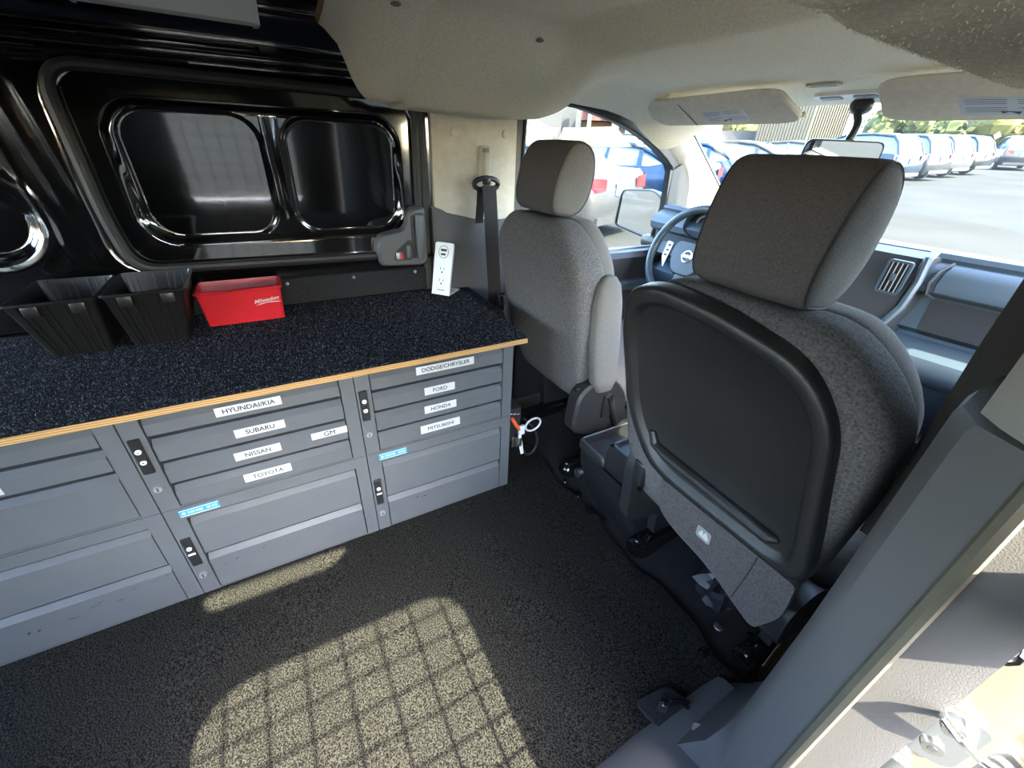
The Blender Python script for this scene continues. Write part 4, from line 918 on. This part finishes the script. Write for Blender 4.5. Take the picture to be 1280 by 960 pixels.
# ================================================================ SMALL THINGS ON THE FLOOR
# black wiring box with leads and keys beside the cabinet end
wb = thing('wiring_box', (-.05, .95, .12), 'black box with a wire grid fixed on the end of the right cabinets', 'box')
MB().rbox((-.09, .922, .17), (-.025, .975, .305), .004).build('case', 'black_plastic', wb)
for k in range(3): MB().box((-.0248, .930+k*.014, .285-k*.004), (-.0244, .940+k*.014, .288-k*.004)).build('mark', 'label_white', wb, smooth=0)
kt = thing('key_ring', (-.01, .97, .15), 'white loop key ring with orange lead and paper tag hanging by the right cabinets', 'keys')
b = MB(); b.tube([(-.014+.004*math.sin(a), 1.020+.030*math.cos(a), .225+.028*math.sin(a)) for a in [2*math.pi*j/22 for j in range(22)]], .0036, 8, closed=True); L(b.build('loop', 'label_white', kt), 'white plastic loop')
b = MB(); b.tube([(-.016, .935, .275), (-.014, .95, .245), (-.013, .965, .222)], .006, 8); L(b.build('orange_lead', 'orange', kt), 'orange lead')
b = MB(); b.rbox((-.02, .962, .198), (-.008, .985, .236), .004); L(b.build('clasp', 'label_white', kt), 'pale blue white clasp')
for k in range(3):
    b = MB(); b.rbox((-.018+k*.004, .938+k*.012, .150), (-.014+k*.004, .950+k*.012, .195-k*.004), .003); b.build('key', 'steel', kt)
b = MB(); b.loft([[(-.012, .960, .20), (-.012, .972, .20)], [(-.010, .962, .16), (-.010, .978, .16)], [(-.006, .972, .115), (-.006, .984, .115)]], closed=False); L(b.build('paper_tag', 'paper', kt), 'creased paper tag')
cb = thing('cable', (-.02, 1.03, 0), 'black cable hanging beside the key ring', 'cable')
MB().tube(chaikin([(-.03, .99, .25), (-.02, 1.04, .19), (-.018, 1.05, .12), (-.018, 1.02, .085), (-.02, .995, .10), (-.03, .97, .17)], 3), .004, 7).build('lead', 'black_plastic', cb)

# crumpled dark plastic bag under passenger seat
b = MB(); rg = []
for i in range(13):
    th = math.pi*i/12; ring = []
    for j in range(22):
        ph = 2*math.pi*j/22; r_ = .055*(1+.45*noise.noise(Vector((math.cos(ph)*2.2, math.sin(ph)*2.2, th*2)))+.25*noise.noise(Vector((math.cos(ph)*6, math.sin(ph)*6, th*5))))
        ring.append((.652+1.0*r_*math.sin(th)*math.cos(ph), 1.225+1.1*r_*math.sin(th)*math.sin(ph), max(.001, .052+1.0*r_*math.cos(th))))
    rg.append(ring)
b.loft(rg); o = b.build('plastic_bag', 'cellophane', smooth=20, org=(.652, 1.225, 0)); tag(o, 'crumpled dark plastic bag on the floor under the passenger seat', 'bag')
MB().tube(chaikin([(.69, 1.22, .004), (.70, 1.24, .02), (.72, 1.28, .03), (.76, 1.30, .01)], 2), .006, 6).build('twist', 'cellophane', o)
# tie down ring in the mat near the step plate
td = thing('tie_down', (.775, .89, 0), 'dark tie down bracket set in the floor mat near the step plate', 'tie down')
MB().plate(rpoly([(.735, .842), (.80, .855), (.825, .93), (.80, .955), (.745, .93)], .015, 3), [], lambda u, v, w: (u, v, .003+w), .010).build('plate', 'felt_dark', td)
MB().tube(chaikin([(.765, .885, .010), (.772, .895, .030), (.788, .925, .034), (.798, .938, .012)], 2), .006, 8).build('hook', 'gloss_black', td)
MB().cyl((.772, .888, .012), (.772, .888, .022), .010, 12).build('bolt', 'steel', td)
# fixing studs along the front edge of the mat
for k, (x, y) in enumerate(((.085, 1.115), (.165, 1.115), (.245, 1.105), (.30, 1.115), (.71, 1.16), (.765, 1.215), (.735, 1.07))):
    b = MB(); b.ball((x, y, .004), .012, 12, 6, (1, 1, .55)); o = b.build('floor_stud', 'gloss_black' if k != 4 else 'steel', org=(x, y, 0))
    lab = ['first black floor stud from the left, below the driver rail cover', 'second black floor stud, left of the console', 'third black floor stud, in front of the console', 'fourth black floor stud, at the console corner', 'small bright floor stud right of the crumpled bag', 'small black floor stud under the flap corner', 'dull floor stud in front of the right rail cover'][k]
    tag(o, lab, 'stud', 'floor studs')

# ================================================================ OUTSIDE
def gz(x, y): return -.50+.038*y if y > 0 else -.50
M['asphalt'] = mat('asphalt', (.031, .0325, .0305), .9, noise_amt=.10, nscale=.35, bump=.3, bscale=60, spec=.0, detail=6)
b = MB(); b.loft([[(x, y, gz(x, y)) for x in (-120, -40, -10, 0, 10, 60)] for y in (-40, -10, 0, 10, 30, 60, 90, 140)], closed=False)
g_ = struct(b.build('ground', 'asphalt', smooth=60)); L(g_, 'sunlit pale asphalt car park')
PIT = math.atan(.038)
def place(o, x, y, head):                 # head: degrees left of +Y
    o.location = (x, y, gz(x, y)); o.rotation_euler = (Matrix.Rotation(PIT, 3, 'X') @ Matrix.Rotation(R(head), 3, 'Z')).to_euler()
M['car_glass'] = mat('car_glass', (0.083, 0.1245, 0.1494), .05, coat=.3)
M['tail'] = mat('tail_light', (0.0996, 0.0033, 0.005), .25, coat=.5)
M['tyre'] = mat('tyre', (0.0166, 0.0166, 0.0166), .8)
M['plate_blue'] = mat('plate_blue', (0.166, 0.3154, 0.5146), .5)
def car(name, label, cat, col, x, y, head, suv=False, group='parked cars', plate=True):
    m = mat('paint_'+name, col, .3, coat=.25, spec=.3) if ('paint_'+str(col)) not in M else M['paint_'+str(col)]; M['paint_'+str(col)] = m
    t = bpy.data.objects.new(name, None); COL.objects.link(t); ORG[t.name] = Vector(); tag(t, label, cat, group); place(t, x, y, head)
    # local: +Y forward, rear at y=0
    if suv:
        top = [(0, .80), (.02, 1.02), (.25, 1.06), (1.2, 1.06), (3.3, 1.02), (3.6, 1.0), (4.45, .85), (4.6, .55)]; hw0 = .93
        cab = [(.12, 1.05, .76), (.32, 1.45, .70), (.55, 1.66, .64), (1.3, 1.72, .62), (2.3, 1.69, .62), (2.75, 1.55, .64), (3.45, 1.03, .76)]
    else:
        top = [(0, .80), (.03, 1.02), (.10, 1.07), (.62, 1.09), (1.0, 1.02), (3.3, .98), (4.4, .78), (4.6, .5)]; hw0 = .90
        cab = [(.55, 1.07, .72), (.95, 1.26, .66), (1.35, 1.40, .58), (2.0, 1.46, .56), (2.6, 1.42, .57), (3.0, 1.26, .64), (3.55, .98, .76)]
    rings = []
    for yy in [0, .03, .10, .3, .62, 1.0, 1.4, 2.2, 3.0, 3.6, 4.1, 4.45, 4.6]:
        zt = interp(top, yy); w = hw0*interp([(0, .88), (.1, .96), (.5, 1), (3.6, 1), (4.3, .93), (4.6, .78)], yy); zb = interp([(0, .42), (.08, .26), (4.4, .24), (4.6, .36)], yy)
        zm = zb+(zt-zb)*.55
        rings.append([(-w*.90, yy, zb), (-w, yy, zb+.12), (-w*1.0, yy, zm), (-w*.96, yy, zt-.06), (-w*.86, yy, zt), (w*.86, yy, zt), (w*.96, yy, zt-.06), (w*1.0, yy, zm), (w, yy, zb+.12), (w*.90, yy, zb)])
    b = MB(); b.loft(rings); b.build('body', m, t, smooth=50)
    gr = []
    for yy, z, w in cab: gr.append([(-.80 if z < 1.1 else -w-.09, yy, min(z-.02, 1.0)), (-w, yy, z), (w, yy, z), (.80 if z < 1.1 else w+.09, yy, min(z-.02, 1.0))])
    gr2 = [[(-min(.82, w+.14), yy, .98), (-w-.02, yy, z-.05), (-w*.92, yy, z), (w*.92, yy, z), (w+.02, yy, z-.05), (min(.82, w+.14), yy, .98)] for yy, z, w in cab]
    b = MB(); b.loft(gr2); b.build('cabin_glass', 'car_glass', t, smooth=50)
    k0, k1 = (2, 5) if suv else (2, 5)
    b = MB(); b.loft([[(-w-.045, yy, z-.06), (-w*.92, yy, z+.012), (w*.92, yy, z+.012), (w+.045, yy, z-.06)] for yy, z, w in cab[k0:k1+1]], closed=False); b.build('roof', m, t, smooth=50)
    b = MB()
    for s_ in (-1, 1):
        b.tube([(s_*(w+.03), yy, z-.03) for yy, z, w in cab], .045, 6)
        yq = 1.75 if suv else 2.05
        b.loft([[(s_*.845, yq-.05, .97), (s_*.845, yq+.05, .97)], [(s_*.66, yq-.03, 1.40), (s_*.66, yq+.05, 1.40)]], closed=False)
        if not suv: b.loft([[(s_*.845, 1.12, .97), (s_*.845, 1.25, .97)], [(s_*.69, 1.2, 1.30), (s_*.69, 1.3, 1.30)]], closed=False)
    b.build('pillar', m, t, smooth=50)
    for s_ in (-1, 1):
        b = MB(); zt_ = 1.0 if suv else .98
        b.loft([[(s_*.50, -.012, zt_-.20), (s_*.50, -.012, zt_), (s_*.80, .01, zt_+.02), (s_*.80, .01, zt_-.16)], [(s_*.80, .01, zt_-.16), (s_*.80, .01, zt_+.02), (s_*.885, .14, zt_+.02), (s_*.885, .14, zt_-.14)]] if False else [[(s_*.48, -.015, zt_-.17), (s_*.80, -.010, zt_-.19), (s_*.90, .16, zt_-.17)], [(s_*.48, -.015, zt_-.01), (s_*.78, -.005, zt_+.02), (s_*.88, .20, zt_+.03)]], closed=False)
        b.build('tail_light', 'tail', t, smooth=0)
        for yy in (.95, 3.65):
            b = MB(); b.cyl((s_*.72, yy, .33), (s_*.90, yy, .33), .33, 18); b.mat(1).cyl((s_*.90, yy, .33), (s_*.912, yy, .33), .21, 12); b.build('wheel', ['tyre', 'silver'], t)
    b = MB(); b.box((-.70, -.04, .30), (.70, .02, .42)); b.build('rear_bumper', 'tyre' if suv else m, t, smooth=0)
    if plate:
        b = MB(); b.box((-.17, -.03, .72), (.17, -.012, .90)); b.mat(1)
        for px_, pz in ((-.02, .83), (.05, .83), (.11, .83), (-.02, .76), (.05, .76)): b.box((px_-.022, -.034, pz-.028), (px_+.022, -.0305, pz+.028))
        b.build('number_plate', ['plate_blue', 'label_white'], t, smooth=0)
    b = MB(); b.ball((0, -.01, 1.0), .045, 12, 5, (1, .3, 1)); b.build('badge', 'silver', t)
    return t
WHITE = (0.02988, 0.02988, 0.02988); BLUE = (0.00058, 0.00913, 0.02988); SILVER = (0.01411, 0.01494, 0.01577); PALEB = (0.00415, 0.00996, 0.01660); DARK = (0.00415, 0.00456, 0.00498)
car('sedan', 'white sedan nearest the driver window, rear pointing right', 'car', WHITE, -4.75, 5.65, 108)
car('sedan', 'bright blue sedan side on beyond the nearest white sedan', 'car', BLUE, -5.5, 8.7, 108)
car('sedan', 'blue sedan with red tail light at the left edge of the windscreen', 'car', (.001, .010, .034), -6.2, 11.7, 106)
car('sedan', 'pale silver sedan beside the blue one at the windscreen left edge', 'car', SILVER, -6.9, 14.7, 106)
car('sedan', 'white sedan between the silver sedan and the first sport utility car', 'car', WHITE, -7.2, 18.2, 105)
car('sports_utility', 'pale blue sport utility car nearest of the row beside the interior mirror', 'car', PALEB, -7.2, 22.2, 84, True)
car('sports_utility', 'silver sport utility car second in the row right of the mirror', 'car', SILVER, -7.4, 25.4, 84, True)
car('sports_utility', 'white sport utility car third in the row right of the mirror', 'car', WHITE, -7.7, 28.6, 84, True)
car('sports_utility', 'dark sport utility car fourth in the row right of the mirror', 'car', DARK, -7.9, 31.8, 84, True)
car('sports_utility', 'silver sport utility car at the far end of the row, seen from behind', 'car', SILVER, -8.3, 38.5, 25, True)
car('sedan', 'far white sedan right of the row of parked cars', 'car', WHITE, -5.2, 46.0, 30)
car('sedan', 'second far pale sedan near the right windscreen edge', 'car', (.026, .026, .026), -2.2, 52.0, 20)
car('sedan', 'farthest dark sedan behind the far white one', 'car', DARK, -6.5, 55.0, 40)

# ribbed metal shed
M['shed_tan'] = mat('shed_tan', (0.0498, 0.0415, 0.0166), .6); M['shed_rib'] = mat('shed_rib', (0.0149, 0.0124, 0.0066), .6); M['shed_roof'] = mat('shed_roof', (0.0622, 0.0291, 0.0216), .6)
sh = thing('ribbed_shed', (-28, 50, gz(0, 50)), 'tan ribbed metal shed with reddish roof edge beyond the parked cars', 'building')
z0 = gz(0, 48)-.3; zt = z0+5.8
A0 = Vector((-31.7, 48.3, 0)); A1 = Vector((-27.6, 50.8, 0)); A2 = Vector((-27.6, 57.2, 0)); A3 = A0+(A2-A1)
b = MB(); b.loft([[(p.x, p.y, z) for p in (A0, A1, A2, A3)] for z in (z0, zt)]); b.build('wall', 'shed_tan', sh, smooth=0)
for i in range(18):
    p = A0+(A1-A0)*(i+.5)/18; q = p+Vector((.05, -.10, 0))
    MB().box((p.x-.03, p.y-.10, z0), (p.x+.04, p.y+.02, zt)).build('rib', 'shed_rib', sh, smooth=0)
for i in range(14):
    p = A1+(A2-A1)*(i+.5)/14
    MB().box((p.x-.02, p.y-.05, z0), (p.x+.12, p.y+.05, zt)).build('rib', 'shed_rib', sh, smooth=0)
b = MB(); c_ = (A0+A1+A2+A3)/4
b.loft([[tuple(c_+(p-c_)*1.06+Vector((0, 0, zt-.1))) for p in (A0, A1, A2, A3)], [tuple(c_+(p-c_)*1.06+Vector((0, 0, zt+.6))) for p in (A0, A1, A2, A3)]]); b.build('roof', 'shed_roof', sh, smooth=0)

# dealership style building seen through the driver window
M['wall_white'] = mat('wall_white', (0.0332, 0.0324, 0.0307), .8); M['wall_orange'] = mat('wall_orange', (0.0706, 0.0332, 0.0083), .8); M['sign_red'] = mat('sign_red', (0.0706, 0.0133, 0.0083), .6); M['shop_glass'] = mat('shop_glass', (0.1328, 0.1826, 0.1992), .1); M['col_green'] = mat('column_pale', (0.0415, 0.0473, 0.0415), .7)
bl = thing('shop_building', (-36, 26, 0), 'white and orange shop building with white columns seen through the driver window', 'building')
BA = Vector((-44, 14, 0)); BB = Vector((-25, 34, 0)); bd = (BB-BA).normalized(); bn = Vector((bd.y, -bd.x, 0)); Lb = (BB-BA).length
zg = .4
def bp(s, w, z): p = BA+bd*s+bn*w; return (p.x, p.y, zg+z)
def bbox(s0, s1, w0, w1, z0, z1): return MB().loft([[bp(s0, w0, z), bp(s1, w0, z), bp(s1, w1, z), bp(s0, w1, z)] for z in (z0, z1)])
bbox(0, Lb, -8, 0, -1.2, 3.9).build('wall', 'wall_white', bl, smooth=0)
bbox(16.4, 19.2, 0, .25, -1, 2.75).build('orange_panel', 'wall_orange', bl, smooth=0)
bbox(16.2, 21.8, 0, 1.2, 2.75, 3.35).build('red_fascia', 'sign_red', bl, smooth=0)
bbox(18.0, 19.4, 1.2, 1.3, 2.85, 3.3).build('fascia_sign', 'wall_white', bl, smooth=0)
for s0, s1 in ((14.75, 15.05), (15.15, 15.85), (20.0, 20.9), (21.3, 22.2)):
    w_ = bbox(s0, s1, 0, .08, -.8, 2.2).build('window', 'shop_glass', bl, smooth=0)
for s0, w_, mt in ((15.95, .4, 'wall_white'), (16.9, .3, 'col_green'), (18.9, .6, 'wall_white'), (22.8, .3, 'wall_white')):
    bbox(s0, s0+w_, 1.2, 1.7, -1, 4.6).build('column', mt, bl, smooth=0)
bbox(4, 14.6, .3, .5, -1.2, 3.0).build('white_screen', 'wall_white', bl, smooth=0)
# grey boundary wall
M['block_grey'] = mat('block_grey', (0.0315, 0.0315, 0.0307), .85)
wl_ = thing('boundary_wall', (-40, 48, 0), 'low grey boundary wall behind the parked sedans', 'wall')
P0 = Vector((-42, 43.5, 0)); P1 = Vector((-32.8, 50.0, 0)); n_ = 8
for i in range(n_):
    a = P0+(P1-P0)*i/n_; c = P0+(P1-P0)*(i+.97)/n_; zq = gz(0, a.y)
    MB().loft([[(a.x, a.y, z), (c.x, c.y, z), (c.x+.1, c.y+.3, z), (a.x+.1, a.y+.3, z)] for z in (zq-.6, zq+2.2)]).build('panel', 'block_grey', wl_, smooth=0)
# dark pick up truck far away by the shop
car('pickup', 'dark off road car parked in front of the shop building', 'car', DARK, -25.2, 25.9, 136, True)

# trees
def leaf_mat(nm, c): return mat(nm, c, .8, noise_amt=.35, nscale=1.2)
M['leaf_a'] = leaf_mat('leaf_green', (0.0481, 0.0581, 0.0075)); M['leaf_b'] = leaf_mat('leaf_yellow', (0.0706, 0.0664, 0.0083)); M['leaf_c'] = leaf_mat('leaf_pale', (0.0515, 0.0581, 0.0166)); M['bark'] = mat('bark', (0.0664, 0.0498, 0.0373), .9)
def crown_mesh(seed, mt):
    rnd = random.Random(seed); b = MB()
    blobs = [(rnd.uniform(-.5, .5), rnd.uniform(-.5, .5), rnd.uniform(-.25, .35), rnd.uniform(.38, .6)) for _ in range(7)]
    for bx_, by_, bz_, br in blobs: b.ball((bx_, by_, bz_), br*.86, 10, 7)
    for _ in range(1100):
        bx_, by_, bz_, br = blobs[rnd.randrange(7)]; d = Vector((rnd.gauss(0, 1), rnd.gauss(0, 1), rnd.gauss(0, 1))).normalized(); p = Vector((bx_, by_, bz_))+d*br*rnd.uniform(.82, 1.08)
        u = Vector((rnd.gauss(0, 1), rnd.gauss(0, 1), rnd.gauss(0, 1))).normalized()*rnd.uniform(.05, .10); w = d.cross(u).normalized()*u.length*.7
        b.add([p-u, p+w, p+u, p-w], [(0, 1, 2, 3)])
    return b
proto = {}
def tree(x, y, h, wd, kind, label, group='trees beyond the car park'):
    t = thing('tree', (x, y, gz(0, y)-.3), label, 'tree', group)
    if kind not in proto:
        proto[kind] = crown_mesh(hash(kind) % 97 if False else ord(kind[-1]), kind).build('crown', kind, t, smooth=0, org=(0, 0, 0)); c = proto[kind]
        c.location = (0, 0, 0)
    else:
        c = proto[kind].copy(); COL.objects.link(c); c.parent = t
    c.location = (0, 0, h*.46); c.scale = (wd/1.9, wd/1.9, h*.54); c.rotation_euler = (0, 0, random.uniform(0, 6))
    MB().tube([(x, y, gz(0, y)-.6), (x+.1, y, gz(0, y)+h*.5)], [.25, .14], 8).build('trunk', 'bark', t)
for i, (az, d, h, w, k, lb) in enumerate((
    (22.6, 72, 7.6, 8.0, 'leaf_a', 'green tree just right of the ribbed shed'), (19.8, 80, 8.6, 8.5, 'leaf_a', 'green tree above the interior mirror stalk'), (15.6, 64, 6.6, 8, 'leaf_b', 'yellow green tree behind the pale blue car'),
    (11.2, 82, 7.8, 8, 'leaf_a', 'dark green tree behind the second and third parked cars'), (7.2, 70, 5.2, 8, 'leaf_c', 'pale tree behind the far end of the car row'), (2.8, 92, 7.0, 9, 'leaf_c', 'pale green tree near the right windscreen edge'), (-2.2, 78, 5.6, 9, 'leaf_b', 'yellowish tree at the far right of the windscreen'),
    (47.2, 86, 8.2, 9, 'leaf_b', 'yellow green tree at the left edge of the windscreen'), (43.2, 70, 7.0, 9, 'leaf_b', 'yellow tree above the grey boundary wall'), (39.2, 88, 8.8, 9, 'leaf_b', 'sunny yellow tree left of the ribbed shed'), (35.2, 72, 7.2, 9, 'leaf_b', 'yellow tree close behind the ribbed shed'),
    (61.5, 62, 9.5, 9, 'leaf_a', 'leafy tree over the shop roof at its orange end'), (70.5, 66, 10, 9, 'leaf_c', 'tree over the left end of the shop roof'), (53, 70, 9.5, 9, 'leaf_a', 'tree over the right end of the shop roof'))):
    tree(CAM.x-math.sin(R(az))*d, CAM.y+math.cos(R(az))*d, h, w, k, lb)
